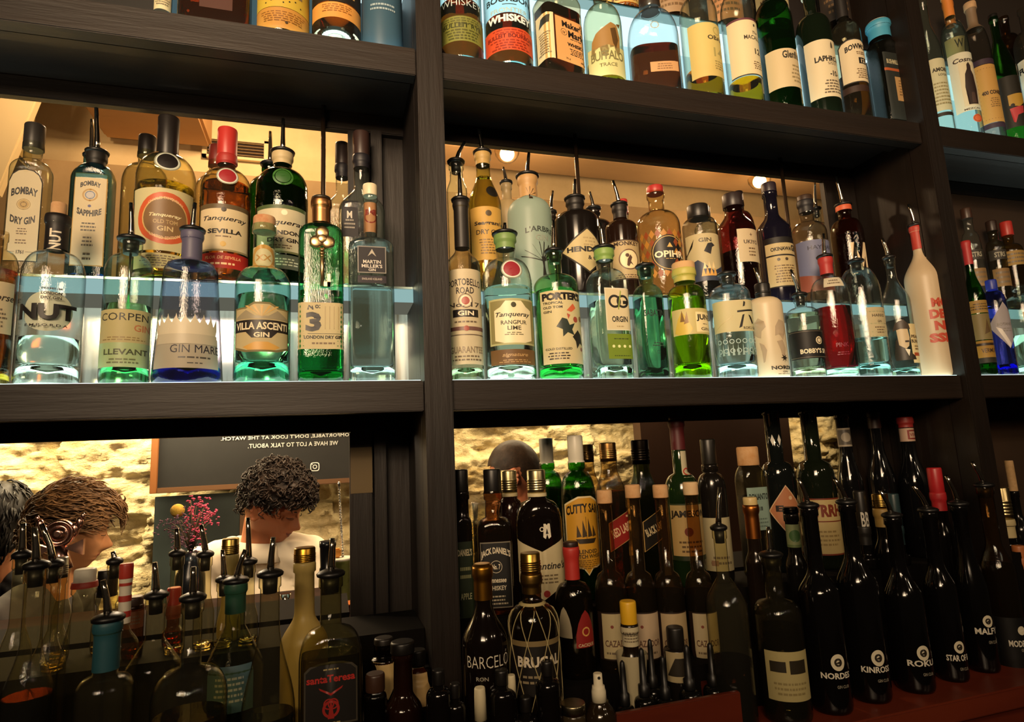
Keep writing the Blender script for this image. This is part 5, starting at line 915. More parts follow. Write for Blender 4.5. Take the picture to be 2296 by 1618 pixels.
# ---------------------------------------------------------------- flowers, jars and tools on the far counter
fp = P_at(428, 1250, 1.75); CZ = -.325
fl = thing('dried_flower_bouquet', (fp.x, 1.75, CZ), 'bunch of dried pink and purple flowers with a yellow ball bloom, in a dark vase', 'flowers'); rng = random.Random(4)
R_ = lambda px, py, dy=0: P_at(px, py, 1.75 + dy) - Vector((fp.x, 1.75, CZ))
bm = bmesh.new(); lathe(bm, [(0, .03), (.01, .036), (.07, .034), (.10, .02), (.125, .022)], 24); mk('vase', bm, paint('14161a', .2), fl)
bm = bmesh.new(); bmp = bmesh.new(); bmv = bmesh.new()
def sprig(px, py, dy, b_, n, spread, sz):
    tip = R_(px, py, dy); base = Vector((0, 0, .12)); mid = base.lerp(tip, .5) + Vector((0, 0, .02)); tube(bm, [base, mid, tip], .0011, 5)
    for _ in range(n):
        q = Vector((rng.gauss(0, spread), rng.gauss(0, spread), rng.gauss(0, spread))); c = tip + q
        for k in range(3): ball(b_, c + Vector((rng.uniform(-1, 1), rng.uniform(-1, 1), rng.uniform(-1, 1))) * sz * .9, sz * rng.uniform(.5, 1), 0, 1, (1, .7, .6))
for px, py in ((428, 1122), (440, 1135), (455, 1140), (462, 1128), (470, 1152), (484, 1150), (430, 1150), (445, 1160), (455, 1170), (435, 1175), (420, 1165), (476, 1166), (440, 1190), (452, 1185), (430, 1205), (445, 1210)): sprig(px, py, rng.uniform(-.03, .03), bmp, 8, .0085, .0035)
for px, py in ((370, 1185), (382, 1170), (395, 1178), (405, 1165), (415, 1185), (400, 1200), (385, 1205), (412, 1212), (425, 1225), (395, 1225), (440, 1228)): sprig(px, py, rng.uniform(-.03, .03), bmv, 11, .011, .003)
mk('stems', bm, paint('4a3a20', .7), fl); o = mk('pink_blossoms', bmp, paint('c8486a', .7), fl); o['kind'] = 'stuff'; o = mk('purple_blossoms', bmv, paint('6a4658', .8), fl); o['kind'] = 'stuff'
bm = bmesh.new(); ball(bm, R_(398, 1144), .0165, 0, 3); bo = mk('ball_bloom', bm, textured('ball_bloom', 'a8842c', 'd0aa44', 90, .9, (1, 1, 1), .8), fl); bm = bmesh.new(); tube(bm, [(0, 0, .12), R_(400, 1165)], .0012, 5); mk('stem', bm, paint('4a3a20', .7), bo)
def jar(name, label, cat, px, Y, w, y0, y1, prof, mats, **k):
    X = X_at(px, (y0 + y1) / 2, Y); r_ = w / 2 * (X_at(px + 1, y0, Y) - X_at(px, y0, Y)); zt = z_for(X, Y, y0); zb = k.get('zb', CZ); o = thing(name, (X, Y, zb), label, cat); h = zt - zb
    bm = bmesh.new(); lathe(bm, [(z * h, q * r_) for z, q in prof], 28); mk(k.get('part', 'jar_body'), bm, mats, o); return o, h, r_, X, zt
o, h, r_, X, zt = jar('garnish_jar', 'green patterned jar holding a twisted bar spoon, right of the man in white', 'jar', 764, 1.60, 52, 1252, 1330, [(0, .9), (.02, 1), (.93, 1), (.94, 1.04), (1, 1.04)], textured('jar_glaze', '4c5a2c', '8a8c50', 30, .3, (1, 1, 1), .2))
bm = bmesh.new(); lathe(bm, [(h * .97, r_ * 1.06), (h + .003, r_ * 1.06)], 28); mk('rim', bm, paint('e0dcc8', .3), o)
sp0 = Vector((X + .006, 1.60, zt - .02)); sp1 = P_at(760, 1086, 1.60); spo = thing('bar_spoon', tuple(sp0), 'long twisted metal bar spoon standing in the green jar', 'bar spoon'); bm = bmesh.new(); D_ = sp1 - sp0
for s in (0, math.pi): tube(bm, [D_ * q + Vector((.0018 * math.cos(q * 95 + s), .0018 * math.sin(q * 95 + s), 0)) for q in [i / 120 for i in range(121)]], .0016, 6)
mk('twisted_shaft', bm, metal('d8d2c4', .15), spo); bm = bmesh.new(); ball(bm, D_ * 1.0, .005, 0, 2, (.7, .7, 1.6)); mk('tip', bm, metal('d8d2c4', .15), spo)
bm = bmesh.new(); X2 = X_at(755, 1240, 1.57); box(bm, -.010, .010, -.01, .01, 0, .022, 0, .003); tag(mk('garnish_block', bm, paint('d08a34', .6), None, (X2, 1.60, zt + .0035)), 'small orange garnish block on the jar rim beside the bar spoon', 'garnish')
jar('cocktail_shaker', 'dark cocktail shaker with a chrome rim beside the patterned jar', 'shaker', 735, 1.52, 38, 1212, 1330, [(0, .75), (.55, .95), (.56, 1), (.6, 1), (.62, .9), (.9, .95), (.93, 1.02), (1, 1.0)], paint('17181a', .2, .6), part='shaker_tin')
jar('metal_jigger', 'small shiny metal jigger among the pourers near the cream-yellow bottle', 'jigger', 640, 1.50, 26, 1330, 1365, [(0, .9), (.4, .35), (.45, .35), (1, 1)], metal('d8cfba', .15), part='cup')
jar('orange_glass_cup', 'small peach-orange tulip cup near the wooden frame', 'cup', 782, 1.46, 42, 1350, 1400, [(0, .4), (.1, .42), (.35, .3), (.6, .8), (1, 1.05)], paint('b86a34', .3), part='bowl')
# ================================================================ bottles and bar tools on the counter
def lq(label, *a, **k): k.setdefault('group', G4); return bt('liquor_bottle', label, *a, **k)
CL2 = ('s', 'f0ecd4', .012)
lq('clear bottle of red-brown spirit with a black pourer, nearest the left edge', (.90, -.44), (58, 1600, 128), (1272, 1430, 1580), 52, CL2, 'slope', liq=('8a3a20', 1557), close=[('pour', 77, 1182)])
lq('clear bottle with a steel pourer just behind the red-brown bottle', (1.0, -.36), (100, 1560, 90), (1268, 1420, 1500), 40, CL2, 'slope', close=[('pour', 93, 1174)])
lq('far left clear bottle with a tall bright pourer', (.99, -.36), (30, 1500, 80), (1248, 1390, 1470), 38, CL2, 'slope', close=[('pour', 52, 1172)])
lq('clear bottle with a ridged silver screw cap at left', (1.075, -.27), (122, 1450, 60), (1285, 1400, 1440), 36, CL2, 'slope', close=[('cap', 1248, 'a8a496', 1.15, 'thread', .006)])
lq('clear bottle with white cap over a red ring', (1.0, -.36), (175, 1560, 104), (1305, 1366, 1500), 54, CL2, 'ogive', close=[('cap', 1274, 'd8d2c0', 1.0, 'plain', .002), ('foil', 1316, 'a83a2c')])
lq('bottle with a teal neck sleeve and twisted glass body, front left', (.90, -.44), (232, 1590, 140), (1390, 1510, 1560), 60, CL2, 'dome', close=[('pour', 231, 1300), ('foil', 1500, '24525c')], ribs=(.2, .7, 14, .02))
lq('clear octagonal-shouldered bottle with curved pourer left of the tall-neck bottle', (1.0, -.36), (342, 1540, 130), (1338, 1430, 1492), 44, CL2, 'cone', close=[('pour', 347, 1260)])
lq('big round-bodied clear bottle with long neck, bottom left centre', (.90, -.44), (424, 1600, 176), (1344, 1490, 1570), 48, CL2, 'dome', close=[('pour', 434, 1270)], liq=('c8b078', 1600))
lq('clear sloping bottle with green neck band and pale blue label', (1.0, -.36), (524, 1540, 140), (1305, 1400, 1490), 46, ('s', 'd0d8b8', .012), 'cone', close=[('pour', 550, 1232), ('foil', 1372, '1f4a38')], labs=[L(1496, 1600, .8, '4f6f7c', [ml(.2, .8, 5, 'a8b0a8')], u0=-.1)])
lq('clear cone-shaped bottle with bent pourer in front of the white shirt', (.90, -.44), (602, 1560, 122), (1290, 1390, 1600), 46, CL2, 'slope', close=[('pour', 613, 1204)], liq=('d0c8a0', 1598))
lq('cream-yellow frosted bottle with a gold screw cap', (1.0, -.36), (682, 1480, 108), (1258, 1370, 1440), 46, ('f', 'c4ad68', .35), 'slope', close=[('cap', 1226, 'a87c2c', 1.08, 'thread', .004)])
lq('flat square bottle with black label in red gothic letters', (.915, -.44), (742, 1540, 140), (1290, 1400, 1478), 50, ('s', 'dcd8b0', .014), 'dome', n=6, dep=.6, close=[('pour', 745, 1206)], liq=('d8d4a8', 1462),
   labs=[L(1482, 1625, .82, '17130f', [t('santaTeresa', .73, .12, .9, 'b02a24', b=.03), ml(.85, .9, 1, 'a89868', .3), o_(0, .25, .16, '9c241e', .3), o_(-.08, .33, .1, '9c241e', .25), o_(.08, .33, .1, '9c241e', .25), pg([(-.12, .1), (0, .42), (.12, .1)], '9c241e'), pg([(-.45, .6), (0, .5), (.45, .6), (.4, .56), (0, .46), (-.4, .56)], '9c241e'), ml(.02, .06, 1, 'a89868', .4)], shape='arch', border='4a4438')])
lq('tall pale bottle with worn gold cap behind the pourers', (1.13, -.27), (512, 1420, 54), (1240, 1345, 1400), 36, ('f', 'b8a86c', .4), 'slope', close=[('cap', 1206, '9c8444', 1.1, 'thread', .004)])
for (xc, w, yt, sx, sy, lab, c) in ((392, 60, 1244, 396, 1184, 'thin-necked clear bottle with pourer beneath the purple dried flowers', CL2), (456, 60, 1246, 451, 1176, 'clear bottle with slim pourer beneath the pink dried flowers', CL2), (500, 56, 1302, 499, 1232, 'clear bottle with a short straight pourer beside the worn gold cap', CL2),
    (555, 60, 1262, 556, 1160, 'clear bottle with a long curved pourer before the bending man', CL2), (250, 52, 1262, 253, 1236, 'small clear bottle with pourer behind the red-striped neck', CL2)):
    lq(lab, (1.083, -.27), (xc, 1400, w * .8), (yt, yt + 80, yt + 130), 30, c, 'slope', close=[('pour', sx, sy)])
lq('bottle with wide black cap left of the red-striped neck', (1.145, -.27), (234, 1440, 66), (1330, 1380, 1420), 46, CL2, 'dome', close=[('cap', 1276, '120e0c', 1.05, 'plain', .004)])
b_, i_ = lq('bottle with a red and white striped neck and red lid', (1.01, -.36), (274, 1470, 74), (1276, 1400, 1450), 26, CL2, 'slope', close=[('cap', 1262, 'a83428', 1.3), ('foil', 1396, 'd8d0bc')])
bm = bmesh.new()
for y in (1305, 1340, 1375): zz = i_['Z'](y) - i_['z0']; lathe(bm, [(zz - .004, i_['Rf'](zz + i_['z0']) + .0014), (zz + .004, i_['Rf'](zz + i_['z0']) + .0014)], 24, cap=False)
mk('red_stripes', bm, paint('a83428', .5), b_)
lq('amber bottle with a bright red cap in front of the stone wall', (1.135, -.27), (386, 1450, 50), (1356, 1400, 1440), 30, ('s', 'c8905c'), 'slope', close=[('cap', 1316, 'b02820', 1.1, 'plain', .006), ('foil', 1385, '8a3a1c')], liq=('8a4420', 1420))
lq('brown-labelled squat bottle beside the red-cap amber bottle', (1.09, -.27), (296, 1450, 50), (1345, 1352, 1362), 40, ('s', 'b88a5c'), 'dome', close=[('cap', 1336, '2a1810', 1.1)], labs=[L(1372, 1410, 1.2, '7a4a2c', [ml(.2, .8, 3)])])
# ornate winged stopper
b_, i_ = lq('clear bottle topped with an ornate winged silver and pink stopper', (1.125, -.27), (136, 1400, 46), (1262, 1330, 1380), 26, CL2, 'slope', rot=0)
p = P_at(133, 1196, 1.125) - Vector((i_['X'], 1.125, i_['z0'])); bm = bmesh.new(); rm = Matrix.Translation(p) @ Matrix.Rotation(math.radians(90), 4, 'X')
lathe(bm, [(-.006, .020), (-.004, .021), (.004, .021), (.006, .019), (.006, .016), (.003, .0155), (.003, .010), (.007, .009), (.009, .004)], 28, tmat=rm)
for s in (-1, 1):
    for (dx, dz, r0) in ((.020, .004, .008), (.026, .014, .007), (.030, .024, .004)): ball(bm, p + Vector((s * dx, 0, dz)), r0, 0, 2, (.8, .5, 1.4))
    b2 = bmesh.new(); vv = [b2.verts.new(p + Vector(q)) for q in ((s * .008, -.004, -.022), (s * .034, -.004, -.034), (s * .034, -.004, -.010), (s * .008, .004, -.022), (s * .034, .004, -.034), (s * .034, .004, -.010))]
    for q in ((0, 1, 2), (5, 4, 3), (0, 3, 4, 1), (1, 4, 5, 2), (2, 5, 3, 0)): b2.faces.new([vv[k] for k in q])
    merge(bm, b2)
tube(bm, [p + Vector((0, 0, -.018)), Vector((0, 0, i_['h'] - .01))], [.010, .012], 12)
mk('winged_stopper', bm, metal('d8a898', .22), b_, label='ornate silver-pink winged stopper')

# centre, between the posts
b_, i_ = lq('small dark amber bottle with a torn cream label, left of the post', (.92, -.44), (905, 1590, 84), (1452, 1545, 1590), 44, ('o', '1c0c06', .1), 'slope', close=[('cap', 1436, '0e0b09', 1.25, 'plain', .006)])
lq('bottle with torn cream label behind the small dark amber bottle', (.99, -.44), (938, 1560, 60), (1470, 1490, 1505), 34, ('s', '8a6038'), 'dome', close=[('cap', 1455, '14100c', 1.1)], labs=[L(1500, 1610, 1.3, None, [pg([(-.8, 1), (.5, 1), (.6, .7), (.95, .45), (.8, .2), (.9, 0), (0, 0), (-.2, .45), (-.8, .7)], 'c9a870')])])
lq('bottle with curled cream label behind the brown-capped jar', (.99, -.44), (862, 1560, 62), (1440, 1470, 1482), 40, ('s', '6a5030'), 'dome', close=[('cap', 1428, '17120e', 1.1)], labs=[L(1484, 1580, 1.1, None, [pg([(-.9, 1), (.9, .96), (.7, .4), (.2, .1), (-.2, .5), (-.6, .9)], 'c9ac74')])])
lq('small brown-capped jar beside the red gothic-letter bottle', (.90, -.44), (842, 1590, 52), (1540, 1552, 1566), 40, ('s', '5a4a2c'), 'dome', close=[('cap', 1508, '3a2418', 1.1, 'plain', .004)])
for (xc, yt, w, lab) in ((985, 1500, 64, 'dark bitters bottle in the shade of the post, no label'), (1022, 1530, 54, 'dark bitters bottle before the gold-neck rum bottle'), (1128, 1500, 70, 'dark dropper bottle below the broken white lettering'), (1180, 1560, 60, 'dark bitters bottle with a dripping highlight'), (1232, 1480, 64, 'dark squat bottle below the netted bottle')):
    lq(lab, (.872, -.44), (xc, 1600, w * .9), (yt + 26, yt + 40, yt + 62), w * .4, ('o', '0c0908', .12), 'dome', close=[('cap', yt, '0f0c0a', 1.1, 'plain', .004)], group='small dark bitters bottles at the counter edge')
def squeeze(label, xc, Y, w, y0, y1, c='d8cca8'):
    X = X_at(xc, y1, Y); s_ = X_at(xc + 1, y1, Y) - X_at(xc, y1, Y); zt = z_for(X, Y, y0); zc = z_for(X, Y, y1); r_ = w / 2 * s_ * .9; z0 = -.44
    o = thing('squeeze_bottle', (X, Y, z0), label, 'bottle', 'white-capped bottles at the counter edge'); h = zc - z0
    bm = bmesh.new(); lathe(bm, [(0, r_ * 1.1), (.003, r_ * 1.2), (h - .02, r_ * 1.2), (h - .004, r_ * 1.0), (h, r_ * .98)], 24); mk('bottle_body', bm, paint('15110d', .15), o)
    bm = bmesh.new(); lathe(bm, [(h, r_), (h + (zt - zc) * .7, r_ * .95), (zt - z0 - .002, r_ * .9), (zt - z0, r_ * .8)], 24); mk('cap', bm, paint(c, .5), o); return o
squeeze('dark bottle with a tall white cap at the counter edge', 1078, .866, 30, 1540, 1612); squeeze('dark bottle with a white cap below the netted bottle', 1148, .870, 22, 1512, 1562)
X = X_at(1343, 1560, .876); Zq = lambda y: z_for(X, .876, y) + .44; s_ = X_at(1344, 1560, .876) - X_at(1343, 1560, .876)
o = thing('spray_bottle', (X, .876, -.44), 'small dark spray bottle with a white nozzle', 'spray bottle'); bm = bmesh.new(); lathe(bm, [(0, .020), (.004, .024), (Zq(1600), .024), (Zq(1585), .018), (Zq(1574), .0135), (Zq(1570), .013)], 24); mk('bottle_body', bm, paint('241a0e', .1), o)
bm = bmesh.new(); lathe(bm, [(Zq(1572), 15.5 * s_), (Zq(1548), 15 * s_), (Zq(1542), 13.5 * s_), (Zq(1536), 13 * s_), (Zq(1535), 9.8 * s_), (Zq(1509), 9.2 * s_), (Zq(1508), 8 * s_)], 24); nz = mk('spray_nozzle', bm, paint('e0d6b8', .5), o)
bm = bmesh.new(); ball(bm, (-.001, -9.3 * s_, Zq(1516)), .0022); mk('nozzle_hole', bm, BLACK, nz)
for (xc, w, y0, c, lab) in ((1284, 58, 1574, 'a89c7c', 'small glass jar with a flat silver lid'), (1228, 52, 1574, '1c1814', 'small jar with black lid and pale label')):
    X = X_at(xc, y0, .875); s_ = X_at(xc + 1, y0, .875) - X_at(xc, y0, .875); zt = z_for(X, .875, y0) + .44; r_ = w / 2 * s_ * .92; o = thing('glass_jar', (X, .875, -.44), lab, 'jar')
    bm = bmesh.new(); lathe(bm, [(0, r_ * .9), (.003, r_ * .96), (zt - .018, r_ * .96), (zt - .012, r_ * .9)], 24); mk('jar_body', bm, paint('b8a880' if c == '1c1814' else '3a3020', .2), o)
    bm = bmesh.new(); lathe(bm, [(zt - .013, r_), (zt - .002, r_), (zt, r_ * .95)], 24); mk('lid', bm, metal(c, .3) if c != '1c1814' else BLACK, o)
# wooden tray with dropper bottles
tx0, tx1 = X_at(1330, 1600, .868), X_at(1655, 1545, .868)
tr = thing('wooden_tray', ((tx0 + tx1) / 2, .92, -.44), 'low red-brown wooden tray full of dropper bottles', 'tray'); cxx = (tx0 + tx1) / 2
rel(boxo('front_board', tx0, tx1, .862, .872, -.44, -.372, WOOD_R, bev=.002), tr); rel(boxo('end_board', tx1 - .01, tx1, .873, .955, -.44, -.385, WOOD_R), tr); rel(boxo('end_board', tx0, tx0 + .01, .873, .955, -.44, -.385, WOOD_R), tr)
for (xc, yt, w, Y, lab, txt) in ((1400, 1480, 46, .90, 'black dropper bottle, first in the wooden tray by the spray bottle', 1), (1445, 1452, 50, .905, 'black dropper bottle in front of the paper-wrapped bitters', 1), (1492, 1470, 44, .90, 'dropper bottle with an oval cream emblem in the wooden tray', 2), (1466, 1432, 40, .925, 'tall black dropper bottle behind the oval-emblem one', 0), (1548, 1445, 50, .905, 'black dropper bottle with chalky DR letters, in the tray before the two-tone small bottle', 1), (1602, 1440, 48, .91, 'last black dropper bottle at the tray end by the clear flask', 1)):
    X = X_at(xc, 1560, Y); s_ = X_at(xc + 1, 1560, Y) - X_at(xc, 1560, Y); zt = z_for(X, Y, yt) + .44; r_ = w / 2 * s_ * .86; o = thing('dropper_bottle', (X, Y, -.44), lab, 'dropper bottle', 'dropper bottles in the wooden tray'); hb = zt * .50
    bm = bmesh.new(); bp_ = [(0, r_ * .9), (.003, r_), (hb * .88, r_), (hb * .96, r_ * .85), (hb, r_ * .5)]; lathe(bm, bp_, 24); mk('bottle_body', bm, paint('0c0b0a', .15), o)
    bm = bmesh.new(); lathe(bm, [(hb, r_ * .52), (hb + .002, r_ * .56), (hb + .016, r_ * .54), (hb + .018, r_ * .35), (zt - .012, r_ * .30), (zt - .003, r_ * .24), (zt, r_ * .1)], 20); mk('dropper_bulb', bm, RUBBER, o)
    Rf = lambda z, bp_=bp_: interp(bp_, z + .44)
    if txt: wrap_label(o, L(0, 1, 1.2, None, [t('DR', .62, .3, .3, 'b8b4a4', u=.2), t('LE', .25, .3, .26, 'b8b4a4', u=.2)] if txt == 1 else [d(.2, .5, .24, 'd8c8a0', 1.5), o_(.2, .52, .12, '3a2c1c', .5)], name='label'), Rf, lambda z: 2, 1, r_, X, Y, lambda y, hb=hb: -.44 + hb * (.82 if y == 0 else .30), -.44, 0, 'label')
b_, i_ = lq('bitters bottle with yellow cap wrapped in oversized white paper', (.932, -.44), (1418, 1500, 50), (1396, 1455, 1480), 36, ('o', '1a120a', .2), 'slope', close=[('cap', 1346, 'd8a824', 1.05, 'plain', .004)], labs=[L(1408, 1452, 1.25, 'd8cca8', [ml(.2, .8, 4)], name='neck_label')])
bm = bmesh.new(); zt = i_['Z'](1462) - i_['z0']; lathe(bm, [(.0, i_['R'] * 1.12), (zt * .7, i_['R'] * 1.2), (zt, i_['R'] * 1.42)], 24, cap=False); mk('paper_wrap', bm, paper('c9bd98'), b_, label='oversized white paper wrap')
lq('small two-tone bottle with white label behind the droppers', (.938, -.44), (1520, 1500, 58), (1440, 1448, 1456), 36, ('o', '14110e', .2), 'dome', close=[('cap', 1404, '15120f', 1.1)], labs=[L(1462, 1530, 1.2, 'bfae84', [pg([(-.9, .2), (-.3, .8), (.3, .8), (.9, .2)], '2a241a')])])
# right bay, rear rows
W4 = 'dark wine bottles in the back row'
lq('square black-label whiskey bottle with white lettering and black cap', (1.09, -.27), (1112, 1280, 90), (1100, 1158, 1186), 38, ('s', 'c8a888', .012), 'dome', rot=-13, n=6, dep=.9, liq=('6a2418', 1170), close=[('cap', 1051, '0f0d0c', 1.05, 'plain', .004)],
   labs=[L(1214, 1362, .9, '12100e', [t("JACK DANIEL'S", .86, .13, .92, 'd8ccb0', b=.03, arc=.07), o_(0, .62, .19, 'c8bca0', .08), t('No. 7', .62, .08, .26, 'd8ccb0', b=.03), t('Tennessee', .42, .08, .6, 'd8ccb0', sh=.2), t('WHISKEY', .3, .07, .6, 'd8ccb0'), ml(.04, .2, 3, 'b8ac90', .7)], border='8a8270')])
lq('green-tinted label square whiskey bottle half hidden by the post', (1.09, -.27), (1040, 1280, 46), (1100, 1158, 1180), 32, ('o', '120e0a', .12), 'dome', n=6, dep=.9, close=[('cap', 1052, '0f0d0c', 1.05, 'plain', .004)], labs=[L(1214, 1390, 1.0, '23301a', [t("DANIEL'S", .86, .09, .8, 'c8bc98', b=.03), ml(.5, .7, 2, '8a8a60'), t('APPLE', .3, .08, .6, 'a0a078')])])
for xc, lab in ((1040, 'in the stack against the post'), (1092, 'in the stack beside the square black-label bottle')):
    X = X_at(xc, 1160, 1.27); z = 0
    for q, rk in enumerate(('lowest', 'second lowest', 'second highest', 'topmost')):
        bm = bmesh.new(); hh = .07; lathe(bm, [(0, .024), (.004, .0255), (hh, .031), (hh, .0295), (.008, .024), (.006, .002)], 24, cap=True)
        tag(mk('tumbler', bm, glass_shell('f0ecdc'), None, (X, 1.27, -.27 + z)), 'clear tumbler, ' + rk + ' ' + lab, 'glass', 'clear tumblers stacked behind the whiskey bottles'); z += .036
lq('black bottle with white crest and cream notched label', (1.09, -.27), (1212, 1260, 104), (1106, 1118, 1172), 42, ('o', '0f0a08', .1), 'dome', n=3, dep=.7, close=[('cap', 1053, 'c8bb92', 1.02, 'thread', .0), ('foil', 1112, 'c8bb92')],
   labs=[L(1206, 1345, 1.15, 'd2c398', [t("Ballantine's", .55, .12, .8, '1c1814', sh=.25, b=.02, u=.1), ml(.25, .42, 3, '6b5c40', .5, .1), d(.1, .1, .06, '8a241c')], shape='vtop2'), L(1164, 1208, .42, None, [o_(-.5, .5, .12, 'cfc6b0', .4), pg([(-.4, .1), (-.3, .9), (0, .7), (.3, .9), (.4, .1), (.15, .0), (0, .25), (-.15, 0)], 'cfc6b0'), pg([(-.15, .25), (0, .55), (.15, .25)], '1c1814')], name='crest', u0=.25)])
lq('second black crest bottle with cream screw cap behind its twin', (1.16, -.27), (1148, 1240, 60), (1106, 1118, 1160), 36, ('o', '1a0e0a', .12), 'dome', close=[('cap', 1054, 'b8aa80', 1.02, 'thread', .0), ('foil', 1112, 'b8aa80')], group=G5)
lq('green whisky bottle with yellow label showing a sailing ship', (1.12, -.27), (1302, 1200, 78), (1034, 1056, 1112), 34, ('s', '58a838', .012, '2c8a2c'), 'dome', liq=('2c6a1c', 1095), close=[('cap', 976, 'c9c4b4', 1.05, 'plain', .0), ('foil', 1036, 'c9c4b4')],
   labs=[L(1112, 1290, 1.3, 'd8a02c', [t('CUTTY SARK', .85, .12, .9, '15110c', b=.04, arc=.04), pg([(-.5, .46), (.5, .46), (.35, .4), (-.35, .4)], '2a2014')] + [pg([(x, .48), (x + .04, .48 + hh), (x + .22, .49)], '3a2c18') for x, hh in ((-.45, .16), (-.2, .22), (.05, .24), (.28, .15))] + [r(-.02, 0, .46, .74, '2a2014'), t('BLENDED', .3, .05, .5, '3a2c14', b=.03), t('SCOTCH WHISKY', .24, .05, .8, '3a2c14', b=.03), ml(.08, .2, 5, '7a5418', .7)], shape='shield', border='e8d8a8', u0=.2)])
lq('second green whisky bottle with white cap, behind the ship-label one', (1.26, -.27), (1234, 1180, 66), (1036, 1054, 1100), 30, ('s', '58a838'), 'dome', liq=('3c8a24', 1092), close=[('cap', 982, 'a8a494', 1.05, 'plain', .0), ('foil', 1038, 'a8a494')], group=G5)
lq('square clear whisky bottle with slanted red label and bronze cap', (1.12, -.27), (1376, 1200, 76), (1034, 1046, 1110), 34, ('s', 'e0cfa8', .012), 'slope', n=6, dep=1, liq=('7a4420', 1100), close=[('cap', 992, 'a8804c', 1.05, 'thread', .0)], labs=[L(1138, 1236, 1.1, 'a82a24', [t('RED LABEL', .5, .2, .85, 'e8c8a0', rot=22, b=.03), ml(.75, .85, 1, 'e8c8a0', .2, .5)], shape='slant', border='d0b070', u0=.3)])
lq('second bronze-capped square bottle behind the red slanted label', (1.26, -.27), (1326, 1180, 56), (1036, 1050, 1100), 30, ('s', 'd8c8a0'), 'slope', liq=('7a4a24', 1110), close=[('cap', 996, '7a6038', 1.05, 'thread', .0)], group=G5)
lq('square whisky bottle with slanted black label', (1.12, -.27), (1450, 1200, 74), (1040, 1052, 1110), 34, ('s', '8a9a5c', .012), 'slope', n=6, dep=1, liq=('4a3a1c', 1100), close=[('cap', 986, '1c1814', 1.1, 'thread', .0)], labs=[L(1134, 1236, 1.1, '17140f', [t('BLACK LABEL', .5, .18, .85, 'c9bd98', rot=22, b=.03)], shape='slant', border='c9a860', u0=.3)])
lq('green whiskey bottle with dark red foil neck and tan label', (1.12, -.27), (1538, 1200, 80), (942, 1060, 1112), 32, ('o', '14240f', .1), 'dome', close=[('foil', 1008, '4a1214'), ('cap', 934, '4a1214', 1.02, 'plain', .0)], labs=[L(1128, 1256, 1.25, 'c9ac70', [t('JAMESON', .8, .16, .9, '1c160e', b=.04), d(-.1, .5, .1, '6a2418'), ml(.12, .36, 3, '5a4420', .6), r(-1, 1, 0, .08, '1f2c14')], border='3a4424', u0=.1), L(1010, 1070, .3, 'cfc6a4', [o_(0, .2, .4, 'a82c20', .3)], name='tax_strip', u0=.3)])
lq('dark bottle with square black cap and white label behind the tall tequila necks', (1.12, -.27), (1608, 1220, 66), (1040, 1060, 1100), 34, ('o', '15120f', .15), 'dome', close=[('cap', 984, '17140f', 1.05, 'plain', .0)], labs=[L(1160, 1280, 1.2, 'c0b48c', [ml(.1, .3, 2), r(-.6, -.2, .1, .2, '8a6a50')])])
T4 = 'tall-necked bulb flasks with cork stoppers'
for (xc, w, yt, lab, lc, tt) in ((1372, 74, 1112, 'tall-necked bulb flask with cork top, first from the ship-label bottle', 'c9b88c', 0), (1438, 72, 1100, 'tall-necked bulb flask with cork top before the slanted black label', 'cdb494', 1), (1502, 70, 1100, 'tall-necked bulb flask with rounded cork top before the tan label', 'c4ac84', 2), (1572, 68, 1094, 'tall-necked bulb flask with pale flat stopper beside the clear flask', 'c9b894', 3)):
    lq(lab, (1.0, -.36), (xc, 1360, w), (yt, 1278, 1345), 31, ('s', 'd8bc90', .01), 'dome', liq=('5a3418', 1322), close=[('cork', yt - 14, 'b07c48' if tt < 3 else 'c8b48c', 1.15)], group=T4,
       labs=[L(1372, 1480, 1.2, lc, [r(-1, -.72, 0, 1, '2a1a12'), t('CAZADOR', .35, .14, .7, '5a3c2c', u=.1), d(-.2, .7, .04, '7a3a2c'), ml(.1, .2, 1)], border='2a1a12')])
lq('pale square bottle with cork and light blue label reading in black capitals', (1.12, -.27), (1690, 1150, 80), (1030, 1042, 1086), 34, ('s', 'ccc8a8', .012), 'dome', n=5, dep=.8, liq=('a8a080', 1110), close=[('cork', 1001, 'b07a40', 1.2)], labs=[L(1092, 1188, .95, '8fa89c', [t('BONANTO', .78, .15, .85, '1c2220', b=.03), ml(.4, .6, 1, '3a4440', .3), ml(.05, .3, 3, '5a6c64', .7)])])
lq('slim bottle with copper foil neck and cream cap beside the light blue label', (1.0, -.36), (1700, 1300, 50), (1132, 1230, 1262), 32, ('o', '1a120c', .15), 'slope', close=[('cap', 1114, 'c8b078', 1.05, 'plain', .0), ('foil', 1206, 'a8642c', True)])
lq('dark wine bottle with two small diamonds on its neck and orange diamond label', (1.14, -.27), (1752, 1140, 78), (915, 1034, 1070), 38, ('o', '0e1110', .08), 'dome', group=W4, labs=[L(1086, 1204, 1.15, 'b87850', [t('E', .55, .12, .2, '1c1410', u=-.4, b=.05), d(.2, .75, .05, 'd8b890'), r(-.2, .8, .44, .54, '15110e')], shape='diamond', border='d8b890', u0=.1), L(972, 998, .42, None, [pg([(-.8, .5), (-.5, 1), (-.2, .5), (-.5, 0)], 'c8c4b8'), pg([(.2, .5), (.5, 1), (.8, .5), (.5, 0)], 'c8c4b8')], name='neck_diamonds')])
lq('dark bottle with cream label in big red-brown capitals', (1.13, -.27), (1838, 1150, 90), (915, 1030, 1078), 40, ('o', '10150c', .08), 'dome', group=W4, labs=[L(1116, 1244, 1.15, 'c4ae76', [t('BYRRH', .78, .22, .85, '7a3018', b=.05), r(-1, 1, .58, .6, '7a3018'), ml(.15, .45, 4, '8a7444', .6)], border='7a3018')])
